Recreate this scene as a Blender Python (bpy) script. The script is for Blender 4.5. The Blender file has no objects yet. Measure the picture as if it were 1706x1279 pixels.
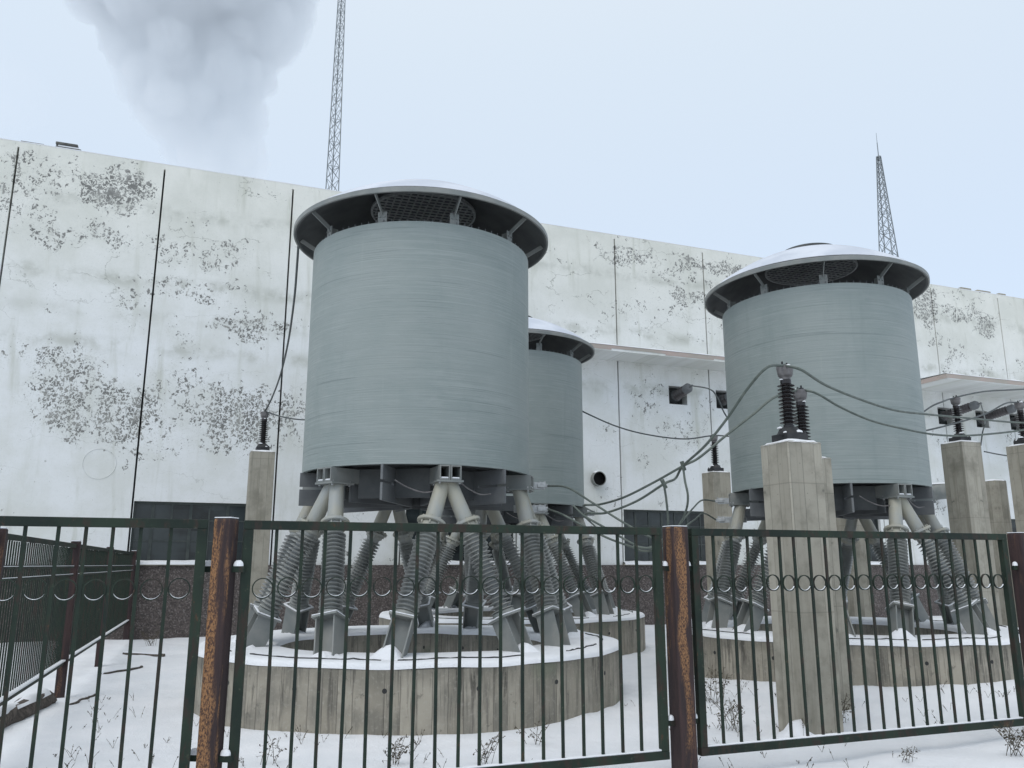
import bpy, math, random
from mathutils import Vector, Matrix, noise
random.seed(7)
R = math.radians
SC = bpy.context.scene
COL = SC.collection
# ------------------------------------------------------------------ camera
EYE, PITCH, YAW, FPX = 1.63, R(12.3), R(21.0), 1380.0
cam_d = bpy.data.cameras.new('camera'); cam = bpy.data.objects.new('camera', cam_d); COL.objects.link(cam)
cam.location = (0, 0, EYE)
cam.rotation_euler = (R(90) + PITCH, 0, -YAW)
cam_d.sensor_width = 36; cam_d.lens = FPX / 1706 * 36; cam_d.clip_start = .05; cam_d.clip_end = 3000
SC.camera = cam
# ------------------------------------------------------------------ world and light
SC.view_settings.view_transform = 'Standard'; SC.view_settings.look = 'None'
SC.view_settings.gamma = 1; SC.view_settings.exposure = 0
SUN_EL, SUN_AZ = R(54), R(-128)      # azimuth of the sun position measured from +Y towards +X
w = bpy.data.worlds.new('World'); SC.world = w; w.use_nodes = True
nt = w.node_tree; nt.nodes.clear()
def wn(t, **k):
    n = nt.nodes.new(t)
    for a, b in k.items(): setattr(n, a, b)
    return n
out = wn('ShaderNodeOutputWorld'); bg = wn('ShaderNodeBackground'); bg2 = wn('ShaderNodeBackground'); add = wn('ShaderNodeAddShader')
sky = wn('ShaderNodeTexSky', sky_type='NISHITA', sun_disc=False); sky.sun_elevation = SUN_EL; sky.sun_rotation = SUN_AZ
nt.links.new(sky.outputs[0], bg.inputs[0]); bg.inputs[1].default_value = .05
tc = wn('ShaderNodeTexCoord'); sp = wn('ShaderNodeSeparateXYZ'); cr = wn('ShaderNodeValToRGB')
nt.links.new(tc.outputs['Generated'], sp.inputs[0]); nt.links.new(sp.outputs[2], cr.inputs[0])
el = cr.color_ramp.elements
el[0].position = 0; el[0].color = (.53, .586, .675, 1)
el[1].position = 1; el[1].color = (.845, .87, .855, 1)
e = el.new(.3); e.color = (.58, .658, .748, 1)
e = el.new(.55); e.color = (.655, .728, .785, 1)
nt.links.new(cr.outputs[0], bg2.inputs[0]); bg2.inputs[1].default_value = 1.0
nt.links.new(bg.outputs[0], add.inputs[0]); nt.links.new(bg2.outputs[0], add.inputs[1]); nt.links.new(add.outputs[0], out.inputs[0])
sun_d = bpy.data.lights.new('sun', 'SUN'); sun_d.energy = .95; sun_d.angle = R(35); sun_d.color = (1, .97, .92)
sun = bpy.data.objects.new('sun', sun_d); COL.objects.link(sun)
sd = Vector((math.sin(SUN_AZ) * math.cos(SUN_EL), math.cos(SUN_AZ) * math.cos(SUN_EL), math.sin(SUN_EL)))
sun.rotation_euler = sd.to_track_quat('Z', 'Y').to_euler()
SC.cycles.volume_bounces = 8
# ------------------------------------------------------------------ helpers
FW = Vector((math.sin(YAW) * math.cos(PITCH), math.cos(YAW) * math.cos(PITCH), math.sin(PITCH)))
RT = Vector((math.cos(YAW), -math.sin(YAW), 0)); UP = RT.cross(FW)
def ray(px, py): return FW + RT * ((px - 853) / FPX) - UP * ((py - 639.5) / FPX)
def on_y(px, py, Y):
    r = ray(px, py); return Vector((0, 0, EYE)) + r * (Y / r.y)
def far(px, py, D):
    r = ray(px, py); return Vector((0, 0, EYE)) + r * (D / math.hypot(r.x, r.y))

class MB:
    def __init__(s): s.v = []; s.f = []; s.m = Matrix.Identity(4)
    def add(s, vs, fs):
        o = len(s.v); s.v += [tuple(s.m @ Vector(v)) for v in vs]; s.f += [tuple(o + i for i in f) for f in fs]; return s
    def box(s, x0, x1, y0, y1, z0, z1):
        return s.add([(x0,y0,z0),(x1,y0,z0),(x1,y1,z0),(x0,y1,z0),(x0,y0,z1),(x1,y0,z1),(x1,y1,z1),(x0,y1,z1)],
                     [(0,3,2,1),(4,5,6,7),(0,1,5,4),(1,2,6,5),(2,3,7,6),(3,0,4,7)])
    def lathe(s, prof, n=32, a0=0, closed=False):
        vs = []; fs = []; k = len(prof)
        for i in range(n):
            a = a0 + 2 * math.pi * i / n
            for r, z in prof: vs.append((r * math.cos(a), r * math.sin(a), z))
        for i in range(n):
            j = (i + 1) % n
            for q in range(k if closed else k - 1):
                q2 = (q + 1) % k
                fs.append((i*k+q, j*k+q, j*k+q2, i*k+q2))
        if not closed:
            if prof[0][0] > 1e-5: fs.append(tuple(i*k for i in reversed(range(n))))
            if prof[-1][0] > 1e-5: fs.append(tuple(i*k+k-1 for i in range(n)))
        return s.add(vs, fs)
    def tube(s, p0, p1, r0, r1=None, n=12):
        p0 = Vector(p0); p1 = Vector(p1); r1 = r0 if r1 is None else r1
        q = (p1 - p0).to_track_quat('Z', 'Y').to_matrix().to_4x4(); old = s.m
        s.m = old @ Matrix.Translation(p0) @ q; s.lathe([(r0, 0), (r1, (p1 - p0).length)], n); s.m = old; return s
    def bar(s, p0, p1, wx, wy):
        p0 = Vector(p0); p1 = Vector(p1); old = s.m
        q = (p1 - p0).to_track_quat('Z', 'Y').to_matrix().to_4x4()
        s.m = old @ Matrix.Translation(p0) @ q; s.box(-wx/2, wx/2, -wy/2, wy/2, 0, (p1-p0).length); s.m = old; return s
    def path(s, pts, r, n=8):
        pts = [Vector(p) for p in pts]; vs = []; fs = []
        for i, p in enumerate(pts):
            t = (pts[min(i+1, len(pts)-1)] - pts[max(i-1, 0)]).normalized()
            u = t.cross(Vector((0.03, 0.02, 1))).normalized(); v = u.cross(t)
            for k in range(n):
                a = 2*math.pi*k/n; vs.append(tuple(p + u*(r*math.cos(a)) + v*(r*math.sin(a))))
        for i in range(len(pts)-1):
            for k in range(n):
                k2 = (k+1) % n; fs.append((i*n+k, i*n+k2, (i+1)*n+k2, (i+1)*n+k))
        fs.append(tuple(reversed(range(n)))); fs.append(tuple(range((len(pts)-1)*n, len(pts)*n)))
        return s.add(vs, fs)
    def build(s, name, mat, parent=None, smooth=None, bevel=0, loc=None):
        me = bpy.data.meshes.new(name); me.from_pydata(s.v, [], s.f); me.update()
        if mat: me.materials.append(mat)
        if smooth is not None:
            for p in me.polygons: p.use_smooth = True
            me.set_sharp_from_angle(angle=R(smooth))
        o = bpy.data.objects.new(name, me); COL.objects.link(o)
        if parent: o.parent = parent
        if loc: o.location = loc
        if bevel:
            b = o.modifiers.new('bevel', 'BEVEL'); b.width = bevel; b.segments = 2; b.limit_method = 'ANGLE'
        return o
def spline(pts, n=8):
    pts = [Vector(p) for p in pts]; P = [2*pts[0]-pts[1]] + pts + [2*pts[-1]-pts[-2]]; o = []
    for i in range(1, len(P)-2):
        a, b, c, d = P[i-1:i+3]
        for k in range(n):
            t = k/n; o.append(.5*((2*b)+(c-a)*t+(2*a-5*b+4*c-d)*t*t+(3*b-a-3*c+d)*t**3))
    return o + [pts[-1]]
def tag(o, label=None, cat=None, group=None, kind=None):
    if label: o['label'] = label
    if cat: o['category'] = cat
    if group: o['group'] = group
    if kind: o['kind'] = kind
    return o
def thing(name, label, cat, loc=(0,0,0), group=None):
    o = bpy.data.objects.new(name, None); COL.objects.link(o); o.location = loc; o.empty_display_size = .2
    return tag(o, label, cat, group)
def copy_tree(o, parent=None):
    c = o.copy(); COL.objects.link(c)
    if parent: c.parent = parent
    for ch in list(o.children): copy_tree(ch, c)
    return c
# ------------------------------------------------------------------ materials
class NM:
    def __init__(s, name):
        s.mat = bpy.data.materials.new(name); s.mat.use_nodes = True; s.t = s.mat.node_tree
        s.b = s.t.nodes['Principled BSDF']; s.tc = s.n('ShaderNodeTexCoord'); s.obj = s.tc.outputs['Object']
    def n(s, t, **k):
        x = s.t.nodes.new(t)
        for a, b in k.items(): setattr(x, a, b)
        return x
    def L(s, v, i):
        if v is None: return
        if isinstance(v, bpy.types.NodeSocket): s.t.links.new(v, i)
        else:
            if hasattr(i.default_value, '__len__') and len(i.default_value) == 4 and len(v) == 3: v = (*v, 1)
            i.default_value = v
    def m(s, op, a, b=None, c=None):
        x = s.n('ShaderNodeMath', operation=op)
        for k, v in enumerate((a, b, c)): s.L(v, x.inputs[k])
        return x.outputs[0]
    def vm(s, op, a, b=None):
        x = s.n('ShaderNodeVectorMath', operation=op); s.L(a, x.inputs[0])
        if b is not None: s.L(b, x.inputs[1])
        return x.outputs['Value'] if op in ('LENGTH', 'DOT_PRODUCT') else x.outputs[0]
    def noise(s, scale, v=None, detail=4, rough=.55, dist=0, st=None):
        v = s.obj if v is None else v
        if st is not None: v = s.vm('MULTIPLY', v, st)
        x = s.n('ShaderNodeTexNoise'); s.L(v, x.inputs['Vector']); x.inputs['Scale'].default_value = scale
        x.inputs['Detail'].default_value = detail; x.inputs['Roughness'].default_value = rough; x.inputs['Distortion'].default_value = dist
        return x.outputs['Fac']
    def step(s, v, a, b, lo=0., hi=1.):
        x = s.n('ShaderNodeMapRange', interpolation_type='SMOOTHSTEP'); s.L(v, x.inputs[0])
        for k, q in enumerate((a, b, lo, hi)): s.L(q, x.inputs[k+1])
        return x.outputs[0]
    def mix(s, f, a, b):
        x = s.n('ShaderNodeMix', data_type='RGBA'); s.L(f, x.inputs[0]); s.L(a, x.inputs[6]); s.L(b, x.inputs[7]); return x.outputs[2]
    def bump(s, h, strength=.3, dist=.01):
        x = s.n('ShaderNodeBump'); s.L(h, x.inputs['Height']); x.inputs['Strength'].default_value = strength; x.inputs['Distance'].default_value = dist
        s.t.links.new(x.outputs[0], s.b.inputs['Normal'])
    def fin(s, col, rough=.6, metal=0., spec=None):
        s.L(col, s.b.inputs['Base Color']); s.L(rough, s.b.inputs['Roughness']); s.b.inputs['Metallic'].default_value = metal
        if spec is not None: s.b.inputs['Specular IOR Level'].default_value = spec
        return s.mat
    def xyz(s, v=None):
        x = s.n('ShaderNodeSeparateXYZ'); s.L(s.obj if v is None else v, x.inputs[0]); return x.outputs
    def com(s, x, y, z):
        c = s.n('ShaderNodeCombineXYZ'); s.L(x, c.inputs[0]); s.L(y, c.inputs[1]); s.L(z, c.inputs[2]); return c.outputs[0]
    def shifted(s):
        oi = s.n('ShaderNodeObjectInfo'); r = s.m('MULTIPLY', oi.outputs['Random'], 37.)
        return s.vm('ADD', s.obj, s.com(0., 0., r))
def simple(name, c1, c2, scale=6, rough=.6, metal=0, bump=.2, bscale=60, bdist=.004, st=None, spec=None):
    k = NM(name); f = k.step(k.noise(scale, detail=6, st=st), .35, .65)
    k.bump(k.noise(bscale), bump, bdist); return k.fin(k.mix(f, c1, c2), rough, metal, spec)

def mat_wall():
    k = NM('flaking_white_paint'); X, Y, Z = k.xyz()
    p = k.com(X, Z, 0.)
    wob = k.noise(1.3, p, 3); wp = k.vm('ADD', p, k.vm('MULTIPLY', k.com(k.m('SUBTRACT', wob, .5), k.m('SUBTRACT', k.noise(1.3, k.vm('ADD', p, (9., 4., 0.)), 3), .5), 0.), (1.5, 1.5, 0.)))
    blobs = [(195,318,85,42,1.),(60,300,60,50,.62),(130,390,130,30,.62),(60,360,60,30,.5),(105,640,75,85,.86),(215,690,75,70,.92),(120,700,60,50,.8),(400,695,95,62,1.),(320,640,60,50,.6),
             (430,547,75,18,.85),(310,480,140,25,.55),(340,420,110,35,.5),(485,690,35,60,.78),(220,500,30,60,.5),(300,560,30,40,.4),
             (1055,430,42,20,.85),(1150,445,45,16,.98),(1215,450,60,20,1.),(1150,495,40,18,.8),(1130,520,45,18,.55),(1000,415,28,10,.6),(935,430,20,10,.5),(1150,460,130,80,.35),
             (1540,500,22,55,.95),(1560,570,15,12,.7),(1600,522,45,16,.75),(1642,540,22,22,.98),(1080,660,40,60,.42),(1140,720,60,35,.5),(950,610,40,60,.35),(1560,730,20,30,.5),(20,290,30,50,.7)]
    dens = None
    for px, py, rx, ry, wt in blobs:
        c = on_y(px, py, 20.4); a = on_y(px+rx, py, 20.4); b = on_y(px, py-ry, 20.4)
        d = k.vm('MULTIPLY', k.vm('SUBTRACT', wp, (c.x, c.z, 0.)), (1/(a.x-c.x), 1/(b.z-c.z), 0.))
        v = k.step(k.vm('LENGTH', d), 1.35, .35, 0., wt)
        dens = v if dens is None else k.m('MAXIMUM', dens, v)
    gen = k.step(k.noise(.55, k.vm('ADD', p, (31., 7., 0.)), 3), .42, .72, 0., .50)
    dens = k.m('MAXIMUM', dens, gen)
    vor = k.n('ShaderNodeTexVoronoi', feature='DISTANCE_TO_EDGE', voronoi_dimensions='2D'); vor.inputs['Scale'].default_value = 9.5
    vo2 = k.n('ShaderNodeTexVoronoi', feature='F1', voronoi_dimensions='2D'); vo2.inputs['Scale'].default_value = 9.5
    jit = k.vm('ADD', k.vm('MULTIPLY', p, (1., .8, 0.)), k.com(k.m('MULTIPLY', k.noise(9., p, 2), .22), k.m('MULTIPLY', k.noise(9., k.vm('ADD', p, (5., 5., 0.)), 2), .22), 0.))
    k.L(jit, vor.inputs['Vector']); k.L(jit, vo2.inputs['Vector'])
    rnd = k.xyz(vo2.outputs['Color'])[0]
    cell = k.m('MULTIPLY', k.step(vor.outputs['Distance'], .09, .12), k.m('GREATER_THAN', k.m('MULTIPLY', dens, 1.02), k.m('ADD', .22, k.m('MULTIPLY', rnd, .80))))
    fine = k.noise(16., k.vm('MULTIPLY', p, (1., .85, 0.)), 4, .6, .6)
    fl = k.m('GREATER_THAN', k.noise(15., k.vm('MULTIPLY', p, (1., .85, 0.)), 3, .6, .8), k.m('SUBTRACT', .735, k.m('MULTIPLY', dens, .13)))
    fl2 = k.m('GREATER_THAN', fine, k.m('SUBTRACT', .56, k.m('MULTIPLY', dens, .11)))
    flake = k.m('MAXIMUM', fl, k.m('MULTIPLY', cell, fl2))
    # big torn patch high on the left
    c = on_y(200, 325, 20.4)
    d = k.vm('LENGTH', k.vm('MULTIPLY', k.vm('SUBTRACT', wp, (c.x, c.z, 0.)), (1/1.1, 1/.7, 0.)))
    big = k.m('GREATER_THAN', k.noise(6.5, p, 5, .65, .5), k.step(d, 0., 1.2, .50, .8))
    flake = k.m('MAXIMUM', flake, big)
    # larger torn scabs scattered among the small flakes, with a pale plaster rim
    tn = k.noise(5.2, k.vm('MULTIPLY', p, (1., .7, 0.)), 6, .68, .7); th = k.m('SUBTRACT', .715, k.m('MULTIPLY', dens, .10))
    flake = k.m('MAXIMUM', flake, k.m('GREATER_THAN', tn, th)); rim = k.m('GREATER_THAN', tn, k.m('SUBTRACT', th, .022))
    # hairline cracks
    cv = k.n('ShaderNodeTexVoronoi', feature='DISTANCE_TO_EDGE', voronoi_dimensions='2D'); cv.inputs['Scale'].default_value = .9
    k.L(k.vm('ADD', k.vm('MULTIPLY', p, (.7, 1.7, 0.)), k.com(k.m('MULTIPLY', k.noise(2.5, p, 6), .9), k.m('MULTIPLY', k.noise(2.5, k.vm('ADD', p, (3., 3., 0.)), 6), .9), 0.)), cv.inputs['Vector'])
    cr_ = k.m('MULTIPLY', k.step(cv.outputs['Distance'], .012, .003), k.step(k.noise(.8, k.vm('ADD', p, (17., 0., 0.)), 2), .50, .58))
    cr_ = k.m('MULTIPLY', cr_, k.step(Z, 7., 9., .25, .6))
    base = k.mix(k.step(Z, 6., 10.9), (.73, .745, .745), (.72, .72, .665))
    base = k.mix(k.step(k.noise(.7, p, 6, .6), .36, .66, 0., .5), base, (.54, .55, .49))
    st = k.step(k.noise(1., p, 5, .6, .4, (2.6, .28, 1.)), .52, .76, 0., .55)
    base = k.mix(st, base, (.41, .42, .34))
    for zz, am in ((8.15, .7), (6.55, .6), (9.95, .6), (7.3, .3)):
        band = k.m('MULTIPLY', k.step(k.m('ABSOLUTE', k.m('SUBTRACT', Z, k.m('ADD', zz - .12, k.m('MULTIPLY', wob, .25)))), .28, .0), k.step(k.noise(1.1, p, 5, .65), .42, .62, 0., am))
        base = k.mix(band, base, (.40, .41, .36))
    base = k.mix(k.step(k.noise(14., p, 4), .5, .8, 0., .16), base, (.52, .54, .52))
    base = k.mix(cr_, base, (.17, .17, .14))
    dark = k.mix(k.step(k.noise(3., p, 4), .4, .6), (.17, .17, .16), (.29, .29, .27))
    col = k.mix(flake, base, dark)
    col = k.mix(k.m('MULTIPLY', k.m('MULTIPLY', rim, k.m('SUBTRACT', 1., flake)), .7), col, (.50, .49, .45))
    pale = k.m('MULTIPLY', k.step(k.noise(22., p, 3, .6, 1.2), .56, .60), k.step(dens, .1, .6, .12, .55))
    col = k.mix(k.m('MULTIPLY', pale, k.m('SUBTRACT', 1., flake)), col, (.50, .51, .48))
    h = k.m('ADD', k.m('MULTIPLY', flake, -1.), k.m('MULTIPLY', k.noise(25., p, 5), .35))
    k.bump(h, .5, .008)
    return k.fin(col, .8)

def mat_drum():
    k = NM('grey_wound_drum_paint'); p = k.shifted()
    l1 = k.noise(1., p, 5, .65, 0, (.9, .9, 42.)); l2 = k.noise(1., p, 3, .5, 0, (.5, .5, 150.)); bl = k.noise(1.3, p, 4)
    X, Y, Z = k.xyz(p)
    c = k.mix(k.step(bl, .3, .7), (.216, .256, .247), (.25, .284, .273))
    sm = k.noise(1., p, 5, .7, .5, (2.2, 2.2, 9.))                       # smeared brushwork
    c = k.mix(k.step(sm, .45, .7, 0., .5), c, (.275, .305, .298))
    c = k.mix(k.m('MULTIPLY', k.step(l1, .46, .74, 0., .7), k.step(k.noise(1.1, p, 3), .35, .6, .3, 1.)), c, (.30, .335, .325))
    c = k.mix(k.m('MULTIPLY', k.step(l2, .57, .72, 0., .8), k.step(k.noise(.9, k.vm('ADD', p, (4., 1., 0.)), 4), .42, .62)), c, (.12, .155, .15))
    lo = k.noise(1., p, 3, .5, .2, (.35, .35, 26.))
    c = k.mix(k.m('MULTIPLY', k.step(lo, .66, .70), .35), c, (.09, .12, .12))
    vs = k.step(k.noise(1., p, 4, .6, .6, (3.2, 3.2, .35)), .52, .78, 0., .35)
    c = k.mix(vs, c, (.17, .21, .20))
    vs2 = k.m('MULTIPLY', k.step(k.noise(1., p, 3, .6, .6, (14., 14., .3)), .62, .75, 0., .4), k.step(k.noise(1.5, p, 3), .45, .65))
    c = k.mix(vs2, c, (.33, .36, .34))
    k.bump(k.m('ADD', k.m('MULTIPLY', l2, .6), k.m('ADD', k.m('MULTIPLY', l1, 1.2), k.m('MULTIPLY', k.noise(.8, p, 2), 6.))), .35, .012)
    return k.fin(c, .55)
def mat_ring():
    k = NM('board_cast_concrete'); X, Y, Z = k.xyz()
    a = k.m('ARCTAN2', Y, X); u = k.m('MULTIPLY', a, 2.66)           # metres round the rim
    b = k.m('DIVIDE', u, .155); fr = k.m('FRACT', b); idx = k.m('FLOOR', b)
    wn_ = k.n('ShaderNodeTexWhiteNoise', noise_dimensions='1D'); k.L(idx, wn_.inputs['W']); rv = wn_.outputs['Value']
    p = k.com(u, Z, k.m('MULTIPLY', rv, 3.))
    grain = k.noise(1., p, 5, .65, .2, (26., 1.6, 1.)); bl = k.noise(2.2, p, 5)
    c = k.mix(rv, (.28, .255, .205), (.40, .365, .30))
    c = k.mix(k.step(bl, .40, .68, 0., .75), c, (.17, .16, .135))
    c = k.mix(k.step(grain, .50, .70, 0., .7), c, (.12, .112, .095))
    edge = k.step(k.m('ABSOLUTE', k.m('SUBTRACT', fr, .5)), .47, .495)
    c = k.mix(k.m('MULTIPLY', edge, k.step(k.noise(1.7, p, 2), .4, .6, .25, .9)), c, (.085, .08, .065))
    damp = k.m('MULTIPLY', k.step(k.m('SUBTRACT', Z, k.m('MULTIPLY', k.noise(1., p, 4, .6, .3, (5., 1., 1.)), .5)), .12, .42), .55)
    c = k.mix(damp, c, (.12, .115, .095))
    rn_ = k.m('MULTIPLY', k.step(k.noise(1., p, 5, .65, .5, (13., .9, 1.)), .56, .66), k.step(Z, .05, .6, .25, .95))
    c = k.mix(rn_, c, (.075, .07, .058))
    c = k.mix(k.m('MULTIPLY', k.step(k.noise(9., p, 6, .7), .60, .70), .6), c, (.09, .085, .07))
    c = k.mix(k.step(k.noise(30., p, 4), .5, .8, 0., .35), c, (.45, .43, .38))
    h8 = k.m('SUBTRACT', k.m('FRACT', k.m('DIVIDE', u, .93)), .5)
    hole = k.m('LESS_THAN', k.m('ADD', k.m('POWER', k.m('MULTIPLY', h8, .93), 2.), k.m('POWER', k.m('SUBTRACT', Z, .43), 2.)), .0006)
    c = k.mix(hole, c, (.03, .03, .03))
    gs = k.m('MULTIPLY', k.step(k.noise(.9, k.com(u, Z, 4.), 3), .58, .7, 0., .5), 1.)
    c = k.mix(gs, c, (.15, .175, .12))
    k.bump(k.m('SUBTRACT', k.m('ADD', k.m('MULTIPLY', rv, .5), k.m('MULTIPLY', grain, .5)), k.m('MULTIPLY', edge, 1.2)), .6, .008)
    return k.fin(c, .85)
def mat_pillar():
    k = NM('board_marked_pillar_concrete'); X, Y, Z = k.xyz(); oi = k.n('ShaderNodeObjectInfo'); rnd = oi.outputs['Random']
    s_ = k.m('ADD', X, Y); u = k.m('DIVIDE', k.m('ADD', s_, 3.), .152); fr = k.m('FRACT', u); idx = k.m('FLOOR', u)
    wn_ = k.n('ShaderNodeTexWhiteNoise', noise_dimensions='1D'); k.L(k.m('ADD', idx, k.m('MULTIPLY', rnd, 50.)), wn_.inputs['W']); rv = wn_.outputs['Value']
    p = k.com(k.m('ADD', s_, k.m('MULTIPLY', rnd, 20.)), Z, rv)
    c = k.mix(rv, (.31, .29, .24), (.385, .36, .30))
    c = k.mix(k.step(k.noise(2.5, p, 6, .65), .42, .70, 0., .75), c, (.19, .18, .145))
    c = k.mix(k.step(k.noise(26., p, 5, .7), .62, .72, 0., .6), c, (.13, .125, .10))
    c = k.mix(k.step(k.noise(1., p, 4, .6, .3, (12., .7, 1.)), .52, .72, 0., .5), c, (.185, .17, .13))
    edge = k.step(k.m('ABSOLUTE', k.m('SUBTRACT', fr, .5)), .475, .495)
    c = k.mix(k.m('MULTIPLY', edge, k.step(k.noise(1.2, p, 2), .4, .6, .2, .8)), c, (.10, .095, .075))
    zj = k.step(k.m('ABSOLUTE', k.m('SUBTRACT', k.m('FRACT', k.m('DIVIDE', k.m('ADD', Z, .1), 1.27)), .5)), .492, .499)
    c = k.mix(k.m('MULTIPLY', zj, .35), c, (.12, .11, .09))
    c = k.mix(k.step(k.noise(5., p, 3), .68, .74, 0., .5), c, (.08, .08, .07))
    k.bump(k.m('SUBTRACT', k.noise(18., p, 6), k.m('MULTIPLY', edge, .8)), .5, .008)
    return k.fin(c, .88)
def mat_pebble():
    k = NM('brown_pebbledash'); v = k.n('ShaderNodeTexVoronoi'); v.inputs['Scale'].default_value = 42
    k.L(k.obj, v.inputs['Vector']); r = k.xyz(v.outputs['Color'])
    c = k.mix(r[0], (.045, .038, .036), (.13, .108, .10)); c = k.mix(k.m('GREATER_THAN', r[1], .88), c, (.18, .16, .15))
    c = k.mix(k.step(k.noise(1.6, detail=5), .45, .7, 0., .35), c, (.06, .05, .047))
    k.bump(v.outputs['Distance'], .8, .01); return k.fin(c, .8)
def mat_snow(name='snow', sc=1.):
    k = NM(name); X, Y, Z = k.xyz()
    k.bump(k.m('ADD', k.noise(6. * sc, detail=9, rough=.65), k.m('MULTIPLY', k.noise(70., detail=5), .5)), .6, .035)
    c = k.mix(k.step(k.noise(1.4, detail=4), .3, .7), (.76, .78, .81), (.82, .83, .855))
    k.b.inputs['Subsurface Weight'].default_value = .0
    return k.fin(c, .75, 0, .25)
def mat_rust(name='rusted_post_steel', thr=.27, gain=-2.4, amt=1., x0=-.075):
    k = NM(name); p = k.shifted(); X, Y, Z = k.xyz(p)
    st = k.noise(1., p, 6, .7, .4, (14., 14., 1.5)); fine = k.noise(105., p, 5, .7, 0, (1., 1., .5))
    side = k.step(k.m('ADD', k.noise(1., p, 4, .6, .3, (7., 7., .7)), k.m('MULTIPLY', k.m('ABSOLUTE', k.m('SUBTRACT', X, x0)), gain)), thr, thr+.10, 0., amt)
    old = k.mix(k.step(st, .4, .65), (.030, .019, .020), (.052, .029, .027))
    ora = k.mix(k.step(fine, .40, .60), (.070, .034, .022), (.30, .155, .068))
    k.bump(k.m('ADD', fine, st), .7, .006)
    return k.fin(k.mix(k.m('MULTIPLY', side, k.step(fine, .30, .50)), old, ora), .85)
def mat_green():
    k = NM('chipped_green_paint'); p = k.shifted()
    c = k.mix(k.step(k.noise(2., p, 4), .35, .65), (.010, .018, .014), (.020, .034, .022))
    c = k.mix(k.step(k.noise(1., p, 6, .7, .3, (9., 9., 3.)), .50, .62, 0., .9), c, (.034, .024, .019))
    c = k.mix(k.step(k.noise(1., k.vm('ADD', p, (3., 3., 3.)), 6, .75, .3, (16., 16., 7.)), .60, .68, 0., .8), c, (.075, .038, .022))
    c = k.mix(k.step(k.noise(30., p, 4), .62, .72, 0., .6), c, (.065, .075, .05))
    k.bump(k.noise(50., p, 4), .4, .003); return k.fin(c, .65, 0, .3)
M = dict(
    wall=mat_wall(), drum=mat_drum(), ring=mat_ring(), pillar=mat_pillar(), pebble=mat_pebble(), snow=mat_snow(), rust=mat_rust(), rust_streak=mat_rust('dark_post_with_rust_streak', .40, -1.8, .9, .0), rust_dark=mat_rust('old_dark_red_post_paint', .54, 0., .35), green=mat_green(),
    steel=simple('grey_painted_steel', (.17, .185, .18), (.235, .24, .225), 3, .5, 0, .25, 30),
    leg=simple('weathered_light_grey_paint', (.30, .315, .305), (.34, .33, .27), 2.2, .55, 0, .25, 30, st=(2., 2., .8)),
    dark=simple('dark_paint_with_shade', (.055, .060, .062), (.085, .09, .09), 3, .65),  # darkened to hold the shade under the lid and inside the drum
    under=simple('grey_paint_with_shade', (.105, .112, .118), (.14, .147, .15), 3, .6),  # steel grey darkened, shadow below the drums put into the colour
    bush=simple('brown_grey_porcelain', (.05, .045, .045), (.09, .08, .08), 3, .35),
    porc=simple('grey_glazed_porcelain', (.235, .245, .238), (.31, .318, .30), 3, .28, 0, .1, 20),
    black=simple('dark_brown_glazed_porcelain', (.012, .010, .011), (.022, .017, .017), 5, .22, 0, .1, 20),
    blackst=simple('black_iron_and_recess_shade', (.012, .014, .016), (.03, .03, .032), 6, .6),
    cap=simple('galvanised_cap', (.12, .115, .115), (.20, .19, .19), 12, .55, .3),
    cable=simple('grey_green_stranded_cable', (.085, .105, .092), (.13, .15, .13), 10, .6, .2, .6, 120),
    wire=simple('dark_cable', (.06, .07, .07), (.09, .10, .10), 10, .6),
    clamp=simple('aluminium_clamp', (.32, .33, .33), (.45, .46, .46), 20, .45, .6),
    mast=simple('galvanised_mast', (.17, .19, .20), (.23, .25, .26), 5, .6, .2),
    fascia=simple('chipped_pink_fascia', (.36, .33, .29), (.43, .345, .31), 1.2, .8, 0, .5, 20, .01),
    groove=simple('dark_joint', (.03, .035, .035), (.06, .065, .06), 3, .9),
    winframe=simple('dark_green_window_frame', (.028, .038, .036), (.05, .06, .055), 5, .6),
    brown=simple('bare_weathered_timber', (.05, .042, .035), (.12, .10, .085), 5, .9, 0, .6, 30, .01, st=(1., 5., 5.)),
    weed=simple('dry_weed', (.045, .036, .024), (.10, .085, .055), 20, .9),
    roof=simple('roof_felt', (.07, .07, .065), (.12, .12, .11), 8, .9),
)
def mat_glass():
    k = NM('dirty_glass_painted_reflections'); c = k.mix(k.step(k.noise(1.2, detail=5), .4, .65), (.008, .011, .012), (.035, .045, .048))
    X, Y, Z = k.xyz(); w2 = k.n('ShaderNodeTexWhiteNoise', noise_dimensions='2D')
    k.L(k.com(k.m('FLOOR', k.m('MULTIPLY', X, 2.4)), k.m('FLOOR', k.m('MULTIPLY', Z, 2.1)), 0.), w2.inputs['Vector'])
    c = k.mix(k.m('MULTIPLY', w2.outputs['Value'], .6), c, (.045, .055, .058))  # faint reflections painted in as lighter panes
    k.bump(k.noise(1.5, detail=2), .15, .05)
    return k.fin(c, .14, 0, .4)
M['glass'] = mat_glass()
M['frost'] = simple('thin_frozen_snow', (.50, .535, .60), (.62, .65, .71), 1.6, .7, 0, .3, 30)
M['void'] = simple('unlit_duct_interior', (.004, .004, .004), (.008, .008, .008), 5, .9)
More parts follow.
